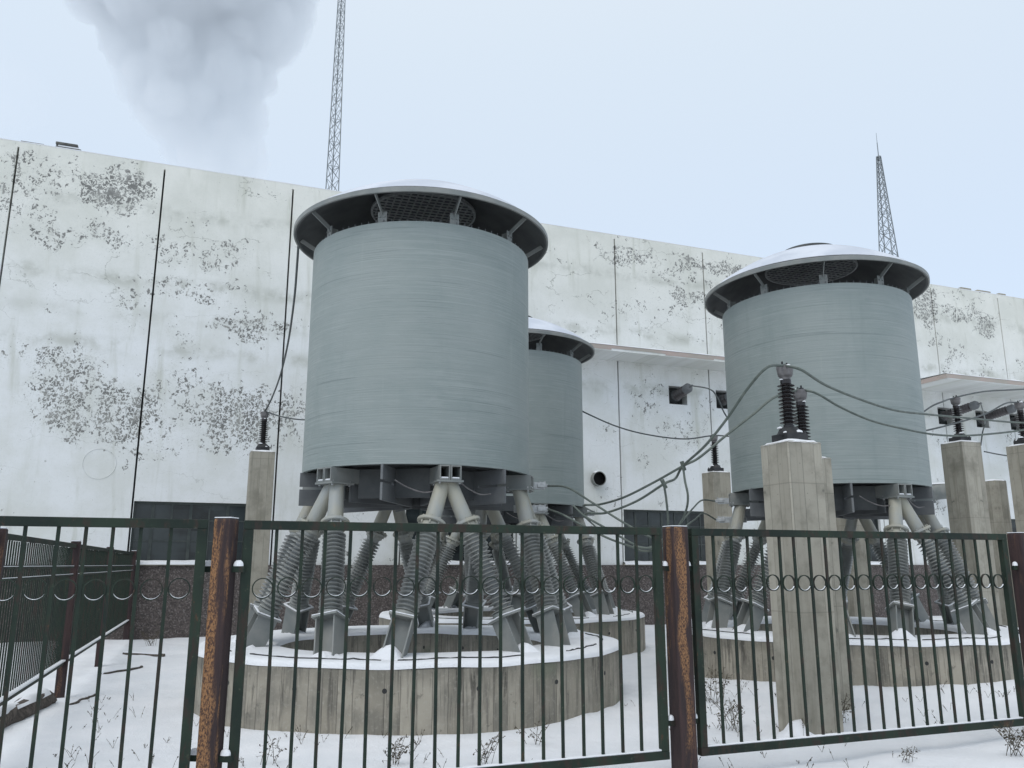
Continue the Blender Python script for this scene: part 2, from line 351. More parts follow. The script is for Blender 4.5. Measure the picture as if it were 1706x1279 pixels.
# ------------------------------------------------------------------ ground
def hgt(x, y):
    h = .05*noise.noise(Vector((x*.35, y*.35, 1.))) + .02*noise.noise(Vector((x*1.3, y*1.3, 5.))) + .006*noise.noise(Vector((x*5, y*5, 9.)))
    h += .025*abs(noise.noise(Vector((x*2.3, y*2.3, 15.))))+.17*math.exp(-(((x-10.2)/3.6)**2 + ((y-8.6)/3.)**2))
    if y > 18: h += .06*min(1, (y-18)/2)
    for (cx, cy, cz) in ((2.80, 10.86, 2.66), (9.60, 10.73, 2.66), (6.24, 16.26, 2.66)):
        d = math.hypot(x-cx, y-cy) - cz
        if -.3 < d < .6: h += .05*math.exp(-((d-.02)/.16)**2)*(.5+.8*abs(noise.noise(Vector((x*1.1, y*1.1, 2.)))))
    d = math.hypot(x-5.60, y-6.93); h += .20*math.exp(-(d/.13)**2)
    return h
def axis(lo, hi, step, ext):
    a = []; v = lo
    while v <= hi: a.append(v); v += step
    s = step; v = hi; w_ = lo; r = []; l = []
    while v < ext: s *= 1.5; v += s; r.append(v)
    s = step
    while w_ > -ext: s *= 1.5; w_ -= s; l.append(w_)
    return l[::-1] + a + r
gx = axis(-5, 20, .085, 900); gy = axis(3.5, 20.6, .085, 900)
g = MB(); nx = len(gx)
g.v = [(x, y, hgt(x, y) if abs(x) < 60 and abs(y) < 60 else 0.) for y in gy for x in gx]
g.f = [(j*nx+i, j*nx+i+1, (j+1)*nx+i+1, (j+1)*nx+i) for j in range(len(gy)-1) for i in range(nx-1)]
tag(g.build('ground', M['snow'], smooth=180), kind='structure')
# ------------------------------------------------------------------ building
WY = 20.4; ZT = 11.17; PL = 1.62
bl = thing('industrial_building', 'long white industrial hall with flaking paint, dark panel joints and brown pebbledash plinth', 'building', (0, 0, 0))
seams = [-13.6, -10.5, -7.45, -4.35, -1.23, 1.82, 4.87, 7.95, 11.07, 14.12, 17.25, 20.35, 23.42, 26.62, 29.8, 33, 36.2, 39.4, 42.6, 46]
windows = [(-1.20, 1.60, 1.66, 3.02), (5.0, 7.9, 1.66, 3.06), (11.12, 14.07, 1.66, 3.12), (17.4, 20.2, 1.66, 3.14), (25.1, 27.9, 1.66, 3.14), (-10.2, -7.6, 1.66, 3.02)]
openings = [(12.72, 13.33, 6.19, 6.73), (14.34, 14.95, 6.17, 6.72), (23.12, 23.80, 6.22, 6.80), (24.84, 25.42, 6.22, 6.80), (26.46, 27.06, 6.22, 6.80)]
body = MB().box(-13.6, 46, WY+.30, WY+14, 0, 11.0).build('hall_body', M['groove'], bl)
def holed_panel(x0, x1, z0, z1, holes, y, th):
    g_ = .021; x0 += g_; x1 -= g_
    hs = [(max(a, x0), min(b, x1), c, d) for a, b, c, d in holes if min(b, x1) - max(a, x0) > .02]
    xs = sorted({x0, x1, *[h[0] for h in hs], *[h[1] for h in hs]}); zs = sorted({z0, z1, *[h[2] for h in hs], *[h[3] for h in hs]})
    def full(i, j):
        if i < 0 or j < 0 or i >= len(xs)-1 or j >= len(zs)-1: return False
        cx = (xs[i]+xs[i+1])/2; cz = (zs[j]+zs[j+1])/2
        return not any(a < cx < b and c < cz < d for a, b, c, d in hs)
    m = MB()
    for i in range(len(xs)-1):
        for j in range(len(zs)-1):
            if not full(i, j): continue
            a, b, c, d = xs[i], xs[i+1], zs[j], zs[j+1]
            m.add([(a,y,c),(b,y,c),(b,y,d),(a,y,d)], [(0,1,2,3)])
            if not full(i-1, j): m.add([(a,y,c),(a,y,d),(a,y+th,d),(a,y+th,c)], [(0,1,2,3)])
            if not full(i+1, j): m.add([(b,y,c),(b,y+th,c),(b,y+th,d),(b,y,d)], [(0,1,2,3)])
            if not full(i, j-1): m.add([(a,y,c),(a,y+th,c),(b,y+th,c),(b,y,c)], [(0,1,2,3)])
            if not full(i, j+1): m.add([(a,y,d),(b,y,d),(b,y+th,d),(a,y+th,d)], [(0,1,2,3)])
    return m
for a, b in zip(seams[:-1], seams[1:]):
    holed_panel(a, b, PL, 11.04, windows + openings, WY, .28).build('wall_panel', M['wall'], bl)
MB().box(-13.6, 46, WY+.003, WY+.5, 11.04, ZT).build('parapet', M['wall'], bl)
m = MB(); n_ = 300                                   # uneven snow line along the parapet
for i in range(n_):
    xa = -13.6+59.6*i/n_; xb = -13.6+59.6*(i+1)/n_
    za = ZT+.015+.02*abs(noise.noise(Vector((xa*.9, 0, 0)))); zb = ZT+.015+.02*abs(noise.noise(Vector((xb*.9, 0, 0))))
    m.add([(xa, WY, ZT), (xb, WY, ZT), (xb, WY, zb), (xa, WY, za), (xa, WY+14, ZT), (xb, WY+14, ZT), (xb, WY+14, zb), (xa, WY+14, za)], [(0,1,2,3),(3,2,6,7)])
m.build('roof_snow', M['snow'], bl)
MB().box(-13.6, 46, WY-.07, WY+.28, -.3, PL-.003).build('plinth', M['pebble'], bl)
def window(x0, x1, z0, z1):
    f = MB(); y0, y1 = WY+.10, WY+.15; t = .03
    f.box(x0, x1, y0, y1, z0, z0+t*1.6); f.box(x0, x1, y0, y1, z1-t*2, z1); f.box(x0, x0+t*1.5, y0, y1, z0+t*1.6, z1-t*2); f.box(x1-t*1.5, x1, y0, y1, z0+t*1.6, z1-t*2)
    nn = 7 if x1-x0 > 2.5 else 6
    for i in range(1, nn):
        c = x0+(x1-x0)*i/nn; tt = t*(1.1 if i % 2 else .6); f.box(c-tt, c+tt, y0+.006, y1-.006, z0+t*1.6, z1-t*2)
    for fr in (.36, .70):
        c = z0+(z1-z0)*fr; f.box(x0+t*1.5, x1-t*1.5, y0+.012, y1-.012, c-.014, c+.014)
    o = f.build('window', M['winframe'], bl)
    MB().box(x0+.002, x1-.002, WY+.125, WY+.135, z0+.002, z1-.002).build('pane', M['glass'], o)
    MB().box(x0-.05, x1+.05, WY-.12, WY+.10, z0-.05, z0-.004).build('sill', M['pillar'], o)
    s = MB(); k = 40
    for i in range(k):
        xa = x0-.06+(x1-x0+.12)*i/k; xb = x0-.06+(x1-x0+.12)*(i+1)/k
        ha = z0+.035+.02*noise.noise(Vector((xa*3, 0, 3))); hb = z0+.035+.02*noise.noise(Vector((xb*3, 0, 3)))
        s.add([(xa, WY-.135, z0-.03), (xb, WY-.135, z0-.03), (xb, WY-.12, hb-.01), (xa, WY-.12, ha-.01), (xb, WY+.09, hb+.03), (xa, WY+.09, ha+.03)], [(0,1,2,3),(3,2,4,5)])
    s.build('sill_snow', M['snow'], o, smooth=60)
for wd in windows: window(*wd)
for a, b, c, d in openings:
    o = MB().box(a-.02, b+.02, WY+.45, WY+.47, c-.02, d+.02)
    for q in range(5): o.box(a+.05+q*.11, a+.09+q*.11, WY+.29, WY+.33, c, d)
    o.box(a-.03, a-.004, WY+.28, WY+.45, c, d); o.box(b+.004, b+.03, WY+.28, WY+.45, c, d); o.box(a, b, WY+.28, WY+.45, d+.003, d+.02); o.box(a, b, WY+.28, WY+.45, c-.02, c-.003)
    o.build('wall_opening', M['blackst'], bl)  # recess faces coloured near black in place of the shade inside
def canopy(x0, x1, yf):
    c = MB().box(x0, x1, yf+.012, WY+.001, 7.32, 7.46).build('canopy', M['wall'], bl)
    f = MB()
    x = x0
    while x < x1:
        x2 = min(x1, x + random.uniform(.5, 1.4)); dz = random.choice((0, 0, 0, .02, .04))
        f.box(x, x2, yf, yf+.0115, 7.345+dz, 7.47); x = x2
    f.box(x0-.012, x0-.0005, yf, WY, 7.335, 7.472)
    f.build('fascia', M['fascia'], c)
    s = MB(); k = int((x1-x0)/.12)
    for i in range(k):
        xa = x0+(x1-x0)*i/k; xb = x0+(x1-x0)*(i+1)/k
        ha = 7.50+.02*noise.noise(Vector((xa*2, 0, 3))); hb = 7.50+.02*noise.noise(Vector((xb*2, 0, 3)))
        s.add([(xa, yf-.01, 7.474), (xb, yf-.01, 7.474), (xb, yf+.02, hb), (xa, yf+.02, ha), (xb, WY-.01, hb+.05), (xa, WY-.01, ha+.05)], [(0,1,2,3),(3,2,4,5)])
    s.build('canopy_snow', M['snow'], c, smooth=60)
canopy(8.7, 17.6, 19.4); canopy(21.75, 42, 18.7)
def vent(x, z, r, ln):
    v = MB(); v.m = Matrix.Translation((x, WY+.2, z)) @ Matrix.Rotation(R(90), 4, 'X')
    v.lathe([(r*.9, 0), (r*.9, ln+.19), (r, ln+.2), (r, 0)], 28, closed=True)
    o = v.build('vent_pipe', M['steel'], bl, smooth=40)
    v = MB(); v.m = Matrix.Translation((x, WY+.2, z)) @ Matrix.Rotation(R(90), 4, 'X'); v.lathe([(0, .205), (r*.89, .206)], 28); v.lathe([(r*.895, .207), (r*.895, .19+ln)], 28, closed=True); v.build('duct_shade_fill', M['void'], o)  # black disc and sleeve painted as the unlit depth of the pipe
    s = MB()
    for k in range(-5, 6):
        a0 = k*.13; a1 = (k+1)*.13
        s.add([(x+r*math.sin(a0), WY+.0-ln, z+r*math.cos(a0)), (x+r*math.sin(a1), WY-ln, z+r*math.cos(a1)), (x+r*1.1*math.sin(a1), WY, z+r*1.12*math.cos(a1)), (x+r*1.1*math.sin(a0), WY, z+r*1.12*math.cos(a0))], [(0,1,2,3)])
    s.build('snow_cap', M['snow'], o, smooth=60)
vent(10.33, 3.92, .20, .16); vent(22.6, 3.95, .26, .75)
rg = MB(); rg.m = Matrix.Translation((-1.98, WY-.008, 3.82)) @ Matrix.Rotation(R(90), 4, 'X'); rg.lathe([(.325, -.004), (.335, .003), (.345, -.004)], 40, closed=True)
rg.build('blanked_duct_rim', M['wall'], bl, smooth=40)
# roof oddments
o = MB(); o.box(-4.33, -3.86, WY+.05, WY+.5, ZT+.02, ZT+.055)
tag(o.build('roof_board', M['roof']), 'thin dark board lying flat on the far left roof edge', 'board')
rh = thing('roof_hatch', 'small dark roof hatch with snow on its lid on the left parapet', 'hatch', (-3.34, WY+.3, ZT))
o = MB().box(-.28, .26, -.25, .3, 0, .07); o.build('hatch_base', M['roof'], rh, bevel=.01)
MB().box(-.24, .2, -.22, .26, .07, .12).build('hatch_snow', M['snow'], rh, bevel=.015)
MB().box(-.29, .18, -.24, .2, .12, .19).build('hatch_lid', M['roof'], rh, bevel=.02)
for i, (a, b, lab) in enumerate(((24.9, 25.4, 'leftmost of the low grey slabs on the right roof edge'), (25.7, 26.35, 'middle low grey slab on the right roof edge'), (26.75, 27.1, 'small low grey slab rightmost on the right roof edge'))):
    tag(MB().box(a, b, WY+.02, WY+.4, ZT+.02, ZT+.09).build('roof_slab', M['pillar'], bevel=.01), lab, 'slab', 'slabs on the right roof edge')
# ------------------------------------------------------------------ reactor
ZB, ZD, ZR = 2.78, 5.81, 6.08; RD, RL = 1.505, 1.78
def shed_profile(length, n, r_core, r_shed, down=False):
    p = [(r_core*1.25, 0), (r_core*1.25, .04)]; L0 = .045; pitch = (length-.09)/n
    for i in range(n):
        z = L0+i*pitch
        q = [(r_core, 0.), (r_core, .34), (r_shed*.93, .42), (r_shed*.985, .46), (r_shed, .52), (r_shed*.97, .58), (r_core*1.12, .90)]
        if down: q = [(a, 1-b) for a, b in reversed(q)]
        p += [(a, z+pitch*b) for a, b in q]
    return p + [(r_core*1.25, length-.045), (r_core*1.25, length)]
def make_reactor():
    rt = thing('air_core_reactor', 'x', 'reactor', (0,0,0), 'dry air-core reactors on concrete rings')
    MB().lathe([(RD, ZB), (RD, ZD), (RD-.05, ZD), (RD-.05, ZB)], 128, closed=True).build('drum', M['drum'], rt, smooth=30)
    for r in (1.22, .95, .68):
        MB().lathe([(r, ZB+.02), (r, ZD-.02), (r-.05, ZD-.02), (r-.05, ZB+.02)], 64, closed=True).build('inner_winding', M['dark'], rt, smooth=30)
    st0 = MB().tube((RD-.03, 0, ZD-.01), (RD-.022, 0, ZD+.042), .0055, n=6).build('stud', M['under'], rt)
    for i in range(1, 90):
        c_ = st0.copy(); COL.objects.link(c_); c_.rotation_euler.z = 2*math.pi*i/90
    # lid: thin domed shell with a central meshed vent
    prof = []
    N = 14; r0 = .60
    for i in range(N+1):
        r = RL+(r0-RL)*i/N; t = (RL-r)/(RL-r0); prof.append((r, ZR+.055+.60*math.sin(t*1.20)/math.sin(1.2)*(1)))
    inner = [(r-.012, z-.05) for r, z in reversed(prof)]
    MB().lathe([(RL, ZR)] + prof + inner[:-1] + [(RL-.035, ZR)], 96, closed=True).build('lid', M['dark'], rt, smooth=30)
    lid = rt.children[-1]
    MB().lathe([(RL+.010, ZR-.004), (RL+.012, ZR+.052), (RL-.01, ZR+.064), (RL-.012, ZR-.006)], 96, closed=True).build('lid_rim', M['steel'], lid, smooth=40)
    sp_ = [(r*.985 if i < 2 else r, z+.012+.020*min(1, i/3)) for i, (r, z) in enumerate(prof)]
    sm = MB(); sm.lathe(sp_ + [(r-.004, z-.03) for r, z in reversed(sp_)], 96, closed=True)
    sm.build('lid_snow', M['frost'], lid, smooth=40)
    zt_ = prof[-1][1]
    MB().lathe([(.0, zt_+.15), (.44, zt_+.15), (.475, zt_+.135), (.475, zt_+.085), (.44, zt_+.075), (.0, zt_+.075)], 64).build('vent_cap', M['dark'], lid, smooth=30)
    MB().lathe([(r0+.01, zt_-.06), (r0+.01, zt_+.045), (.40, zt_+.08), (.39, zt_+.035), (r0-.03, zt_), (r0-.03, zt_-.06)], 64, closed=True).build('vent_collar', M['steel'], lid, smooth=30)
    m = MB()
    zg = zt_-.17; rr = .72
    for k in range(-7, 8):
        q = k*rr/7.6; h = math.sqrt(max(0, rr*rr-q*q))
        m.box(q-.010, q+.010, -h, h, zg, zg+.012); m.box(-h, h, q-.010, q+.010, zg-.013, zg-.001)
    m.lathe([(rr, zg-.02), (rr+.03, zg-.02), (rr+.03, zg+.02), (rr, zg+.02)], 64, closed=True)
    m.build('vent_mesh', M['clamp'], lid)  # grid coloured bright to stand in for light passing through the vent
    MB().lathe([(0, zg+.06), (rr, zg+.061)], 48).build('mesh_backing', M['under'], lid)  # backing disc added behind the mesh, coloured dark for contrast
    def lid_in(r):
        for (ra, za), (rb, zb) in zip(prof[:-1], prof[1:]):
            if rb <= r <= ra: return zb+(za-zb)*(r-rb)/(ra-rb)-.055
        return prof[0][1]-.055
    for k in range(10):
        a = R(-90+36*k+1); m = MB(); m.m = Matrix.Rotation(a, 4, 'Z')
        m.box(RD-.16, RD-.055, -.008, .008, ZD-.02, ZD+.15)
        m.box(RD-.05, RD-.038, -.06, .06, ZD-.02, ZD+.16)
        for dy in (-.03, .03): m.tube((RD-.04, dy, ZD+.09), (RD-.02, dy, ZD+.09), .012, n=6)
        m.bar((RD-.10, 0, ZD+.10), (RL-.05, 0, ZR+.045), .012, .055)
        m.build('lid_bracket', M['steel'], rt)
    # spider under the drum
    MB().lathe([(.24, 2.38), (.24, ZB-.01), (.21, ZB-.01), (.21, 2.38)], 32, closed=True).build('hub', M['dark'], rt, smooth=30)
    for k in range(12):
        a = R(-90+30*k); m = MB(); m.m = Matrix.Rotation(a, 4, 'Z')
        if k % 2:
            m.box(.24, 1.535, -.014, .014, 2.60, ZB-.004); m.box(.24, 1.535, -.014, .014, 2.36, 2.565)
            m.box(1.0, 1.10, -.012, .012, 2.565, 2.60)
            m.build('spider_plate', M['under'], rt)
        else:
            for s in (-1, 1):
                x0, x1 = .24, 1.56; y0, y1 = (s*.068-.064, s*.068+.064); z0, z1 = 2.60, 2.77; t = .014
                m.box(x0, x1, y0, y1, z0, z0+t); m.box(x0, x1, y0, y1, z1-t, z1); m.box(x0, x1, y0, y0+t, z0+t, z1-t); m.box(x0, x1, y1-t, y1, z0+t, z1-t)
            m.box(1.22, 1.56, -.16, .16, 2.575, 2.598)
            arm = m.build('spider_arm', M['steel'], rt)
            m2 = MB(); m2.m = Matrix.Rotation(a, 4, 'Z')
            for s in (-1, 1): m2.box(1.36, 1.555, s*.068-.045, s*.068+.045, 2.615, 2.632)
            m2.build('arm_snow', M['snow'], arm, bevel=.006)
            b2 = MB(); b2.m = Matrix.Rotation(a, 4, 'Z')
            for ty in (-.12, .12):
                for tx in (1.26, 1.52): b2.tube((tx, ty, 2.555), (tx, ty, 2.62), .014, n=6)
            b2.build('bolt', M['clamp'], arm)
            # deep web hanging below the tubes toward the hub
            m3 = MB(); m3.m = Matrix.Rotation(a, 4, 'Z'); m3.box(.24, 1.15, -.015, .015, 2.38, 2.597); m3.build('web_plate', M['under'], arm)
    # chord plates tie the spider arms together
    for k in range(6):
        a0 = R(-90+60*k+6); a1 = R(-90+60*(k+1)-6); r = 1.12; p0 = (r*math.cos(a0), r*math.sin(a0)); p1 = (r*math.cos(a1), r*math.sin(a1))
        m = MB(); dx, dy = p1[0]-p0[0], p1[1]-p0[1]; L_ = math.hypot(dx, dy); m.m = Matrix.Translation((p0[0], p0[1], 0)) @ Matrix.Rotation(math.atan2(dy, dx), 4, 'Z')
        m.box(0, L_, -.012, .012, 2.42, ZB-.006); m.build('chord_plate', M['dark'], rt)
    for k, (a0, a1) in enumerate(((-84, -66), (-115, -96), (-20, -5))):
        pts = [(1.42*math.cos(R(a0)), 1.42*math.sin(R(a0)), 2.6), (1.40*math.cos(R(a0*.7+a1*.3)), 1.40*math.sin(R(a0*.7+a1*.3)), 2.52), (1.40*math.cos(R(a0*.3+a1*.7)), 1.40*math.sin(R(a0*.3+a1*.7)), 2.46), (1.44*math.cos(R(a1)), 1.44*math.sin(R(a1)), 2.47)]
        MB().path(spline(pts), .009, 6).build('bonding_lead', M['cap'], rt, smooth=60)
    # twelve splayed legs in six pairs
    AP, FT = 1.39, 2.06
    for k in range(6):
        for s in (-1, 1):
            a = R(-90+60*k); af = a+s*R(20)
            top = Vector((AP*math.cos(a)-s*.045*math.sin(a), AP*math.sin(a)+s*.045*math.cos(a), 2.575)); bot = Vector((FT*math.cos(af), FT*math.sin(af), .70))
            ax = (bot-top); L_ = ax.length; d = ax.normalized()
            q = (-d).to_track_quat('Z', 'X').to_matrix().to_4x4()
            l1 = .50; fz = top + d*l1; ft = top + d*(L_-.40)
            m = MB(); m.tube(top - d*.03, fz, .085, .095, 20)
            old = m.m; m.m = Matrix.Translation(fz) @ d.to_track_quat('Z', 'X').to_matrix().to_4x4()
            m.lathe([(.165, 0), (.17, .006), (.17, .03), (.165, .036)], 28)
            for b in range(8):
                aa = b*math.pi/4+.3; m.tube((.135*math.cos(aa), .135*math.sin(aa), -.022), (.135*math.cos(aa), .135*math.sin(aa), .075), .012, n=6)
            m.lathe([(.115, .036), (.125, .05), (.125, .10), (.105, .12)], 24)
            leg = m.build('leg', M['leg'], rt, smooth=35)
            i0 = fz + d*.115; il = (ft-i0).length
            m = MB(); m.m = Matrix.Translation(i0) @ d.to_track_quat('Z', 'X').to_matrix().to_4x4()
            m.lathe(shed_profile(il, 20, .076, .134, True), 32); m.build('insulator', M['porc'], leg, smooth=50)
            # foot: collar, square plate and a channel running down to the ring
            rad = Vector((math.cos(af), math.sin(af), 0)); tx = Vector((-math.sin(af), math.cos(af), 0))
            zx = d; xx = (tx - zx*tx.dot(zx)).normalized(); yy = zx.cross(xx)
            mt = Matrix((( xx.x, yy.x, zx.x, ft.x), (xx.y, yy.y, zx.y, ft.y), (xx.z, yy.z, zx.z, ft.z), (0,0,0,1)))
            m = MB(); m.m = mt
            m.lathe([(.115, -.06), (.13, -.05), (.13, -.002)], 24)
            m.box(-.15, .15, -.15, .15, 0, .02)
            m.box(-.115, -.10, -.12, .12, .02, .46); m.box(.10, .115, -.12, .12, .02, .46); m.box(-.10, .10, -.012, .0, .02, .46)
            m.build('foot', M['steel'], leg, smooth=30)
            m = MB(); m.m = Matrix.Translation(ft) @ Matrix.Rotation(af, 4, 'Z')
            m.lathe([(.0, -.005), (.0, .0)], 4)
            # snow on the uphill half of the plate and round the foot
            m = MB(); m.m = mt
            for (x0, x1, y0, y1) in ((-.15, .15, -.152, -.122), (-.15, .15, .122, .152), (-.152, -.12, -.12, .12), (.12, .152, -.12, .12)):
                m.box(x0, x1, y0, y1, -.014, -.0015)
            m.build('plate_snow', M['snow'], leg, bevel=.008)
            m = MB(); seed = k*7+s
            fx = bot + rad*(.02)+Vector((.05*math.sin(seed), .05*math.cos(seed*2), 0)) ; ring = []
            for j in range(8):
                t = j/7; rr_ = .23*(1-t)+.004; hh = .0+(.06+.09*abs(math.sin(seed*2.1)))*(3*t*t-2*t**3)
                ring.append((rr_, hh))
            vs = []; n2 = 20
            for i in range(n2):
                aa = 2*math.pi*i/n2
                for (r_, h_) in ring:
                    j_ = 1+.8*noise.noise(Vector((math.cos(aa)*1.5, math.sin(aa)*1.5, seed*1.7)))
                    vs.append((fx.x+r_*j_*math.cos(aa), fx.y+r_*j_*math.sin(aa), .665+h_*(1+.3*noise.noise(Vector((seed*1.3, 0, 0))))))
            kk = len(ring)
            m.add(vs, [(i*kk+q_, ((i+1) % n2)*kk+q_, ((i+1) % n2)*kk+q_+1, i*kk+q_+1) for i in range(n2) for q_ in range(kk-1)])
            m.build('snow_mound', M['snow'], leg, smooth=180)
    return rt
def make_ring():
    rt = thing('foundation_ring', 'x', 'foundation', (0,0,0), 'round concrete foundations')
    MB().lathe([(2.66, -.3), (2.66, .625), (2.645, .64), (1.72, .64), (1.70, .62), (1.70, -.3)], 160, closed=True).build('concrete_ring', M['ring'], rt, smooth=40)
    m = MB(); n1 = 200; rs = [1.695, 1.70, 1.73, 1.8, 1.9, 2.0, 2.1, 2.2, 2.3, 2.4, 2.5, 2.58, 2.63, 2.655, 2.665]; hs = [.62, .66, .685] + [.695]*9 + [.685, .665, .632]
    for i in range(n1):
        a = 2*math.pi*i/n1
        for r, h in zip(rs, hs):
            nz = noise.noise(Vector((r*math.cos(a)*1.6, r*math.sin(a)*1.6, 3)))*.018
            rj = .012*noise.noise(Vector((math.cos(a)*9, math.sin(a)*9, 8)))*(1 if r > 2.5 or r < 1.8 else 0)
            m.v.append(((r+rj)*math.cos(a), (r+rj)*math.sin(a), h+nz))
    k = len(rs)
    for i in range(n1):
        for q in range(k-1): m.f.append((i*k+q, i*k+q+1, ((i+1) % n1)*k+q+1, ((i+1) % n1)*k+q))
    m.build('ring_snow', M['snow'], rt, smooth=180)
    m = MB()
    for a0, a1 in ((-150, -112), (-108, -76), (-60, -40), (-30, 10), (160, 200)):
        pts = []
        for i in range(24):
            a = R(a0+(a1-a0)*i/23); r = 2.42+.012*math.sin(i*.8)
            pts.append((r*math.cos(a), r*math.sin(a), .700+.014*noise.noise(Vector((i*.5, a0, 0)))+noise.noise(Vector((r*math.cos(a)*1.6, r*math.sin(a)*1.6, 3)))*.018))
        m.path(pts, .008, 6)
    m.build('earthing_strip', M['blackst'], rt)
    MB().lathe([(0, .05), (1.71, .055)], 64).build('pit_floor', M['snow'], rt)
    return rt
R1, R2, R3 = (2.804, 10.863), (9.597, 10.727), (6.236, 16.257)
rx = make_reactor(); fr_ = make_ring()
places = ((R1, 'largest grey drum-shaped reactor with domed lid, nearest in the photo centre', 'nearest round board-marked concrete base, under the central drum'),
          (R2, 'grey drum-shaped reactor with domed snowy lid on the right', 'round concrete base on the right behind the tall pillar'),
          (R3, 'grey drum-shaped reactor standing farthest back, half hidden behind the central drum', 'farthest round concrete base, partly hidden behind the nearest one'))
reactors = []
for i, ((x, y), l1, l2) in enumerate(places):
    a = rx if i == 0 else copy_tree(rx); b = fr_ if i == 0 else copy_tree(fr_)
    a.location = (x, y, 0); b.location = (x, y, 0); a['label'] = l1; b['label'] = l2
    reactors.append(a)
def terminal(root, ang, r):
    m = MB(); m.m = Matrix.Rotation(R(ang), 4, 'Z')
    m.box(1.3, r, -.012, .012, 2.62, 2.72); m.box(r-.10, r+.04, -.035, .035, 2.645, 2.695)
    m.box(1.3, r, -.012, .012, 2.31, 2.41); m.box(r-.10, r+.04, -.035, .035, 2.33, 2.385)
    m.box(1.36, 1.385, -.012, .012, 2.41, 2.62)
    t = m.build('terminal', M['clamp'], root, bevel=.004)
    m = MB(); m.m = Matrix.Rotation(R(ang), 4, 'Z')
    for z in (2.70, 2.39):
        for dx in (-.07, 0): m.tube((r+dx, 0, z-.012), (r+dx, 0, z+.03), .014, n=6)
    m.build('terminal_bolt', M['clamp'], t)
terminal(reactors[0], -18, 1.72); terminal(reactors[1], 141, 1.75); terminal(reactors[2], -20, 1.72)
# ------------------------------------------------------------------ pillars and post insulators
def pillar(x0, x1, y0, y1, z1, lab):
    cx, cy = (x0+x1)/2, (y0+y1)/2; hx, hy = (x1-x0)/2, (y1-y0)/2
    t = thing('concrete_pillar', lab, 'pillar', (cx, cy, 0), 'board-marked concrete pillars')
    MB().box(-hx, hx, -hy, hy, -.3, z1).build('shaft', M['pillar'], t, bevel=.012)
    m = MB(); n = 8; ov = .006
    for j in range(n+1):
        for i in range(n+1):
            u, v = i/n*2-1, j/n*2-1; ed = max(abs(u), abs(v))
            m.v.append((u*(hx+ov), v*(hy+ov), z1+(.022+.012*noise.noise(Vector((cx+u, cy+v, 0))) if ed < .99 else -.012+.008*noise.noise(Vector((u*3+cx, v*3, 1))))))
    m.f = [(j*(n+1)+i, j*(n+1)+i+1, (j+1)*(n+1)+i+1, (j+1)*(n+1)+i) for j in range(n) for i in range(n)]
    m.build('snow_cap', M['snow'], t, smooth=60)
def make_post_insulator():
    t = thing('post_insulator', 'x', 'insulator', (0,0,0), 'dark post insulators on the pillars')
    m = MB(); m.box(-.13, .13, -.13, .13, 0, .085); m.lathe([(.13, .085), (.10, .14), (.075, .16)], 24); m.tube((-.11, -.11, .07), (-.11, -.11, .11), .012); m.tube((.11, -.11, .07), (.11, -.11, .11), .012)
    m.tube((-.2, -.05, .06), (-.13, -.05, .06), .008)
    m.build('base', M['blackst'], t, smooth=30, bevel=.008)
    m = MB(); m.m = Matrix.Translation((0, 0, .145)); m.lathe(shed_profile(.53, 11, .046, .090), 32); m.build('sheds', M['black'], t, smooth=50)
    m = MB(); m.lathe([(.05, .67), (.055, .70), (.075, .72), (.088, .80), (.090, .82), (.0, .82)], 28); m.build('cap', M['cap'], t, smooth=35)
    m = MB(); m.box(-.05, .05, -.02, .02, .82, .845); m.tube((-.03, 0, .82), (-.03, 0, .875), .011, n=6); m.tube((.03, 0, .82), (.03, 0, .865), .011, n=6); m.build('clamp', M['blackst'], t)
    for (a, r, z, s) in ((2.6, .09, .15, .035), (.2, .10, .13, .045), (3.7, .11, .09, .03), (-1.2, .1, .095, .05), (3.2, .06, .67, .022), (1.2, .06, .82, .035), (-1.5, .05, .82, .03)):
        m = MB(); m.m = Matrix.Translation((r*math.cos(a), r*math.sin(a), z)); m.lathe([(s, 0), (s*.8, s*.4), (.001, s*.7)], 10)
        m.build('snow_clump', M['snow'], t, smooth=60)
    return t
PI_ = [
    # x0,x1,y0,y1,top, insulator?, pillar label, insulator label
    (5.62, 6.05, 6.81, 7.25, 2.87, 1, 'front pale concrete pillar rising through the right fence section', 'large near post insulator on the front concrete pillar'),
    (6.58, 6.99, 7.72, 8.15, 2.86, 1, 'concrete pillar mostly hidden right behind the front pillar', 'post insulator just behind the large near one, slightly lower'),
    (1.03, 1.50, 17.25, 17.7, 3.86, 1, 'narrow concrete pillar left of the central drum, before the wall', 'small post insulator against the flaking wall on the left'),
    (10.78, 11.25, 15.62, 16.05, 3.66, 1, 'concrete pillar between the far drum and the right drum', 'small post insulator between the far drum and the right drum'),
    (12.80, 13.27, 10.86, 11.32, 3.80, 1, 'concrete pillar directly right of the right drum', 'post insulator right of the right drum'),
    (14.62, 15.10, 11.0, 11.44, 3.86, 1, 'concrete pillar cut by the right edge of the photo', 'post insulator at the right edge of the photo'),
    (14.72, 15.05, 11.85, 12.3, 3.26, 0, 'lower bare concrete pillar without insulator at the far right', None),
    (13.0, 13.5, 14.0, 14.45, 3.75, 1, 'concrete pillar seen under the right drum between its legs', 'post insulator hidden behind the right drum')]
pin = None; caps = []
for x0, x1, y0, y1, z1, ins, l1, l2 in PI_:
    pillar(x0, x1, y0, y1, z1, l1)
    caps.append(Vector(((x0+x1)/2, (y0+y1)/2, z1+.02+.83)))
    if ins:
        o = make_post_insulator() if pin is None else copy_tree(pin)
        if pin is None: pin = o
        o.location = ((x0+x1)/2, (y0+y1)/2, z1+.015); o['label'] = l2
        if o is not pin: o.rotation_euler.z = random.choice((0, R(90), R(180)))
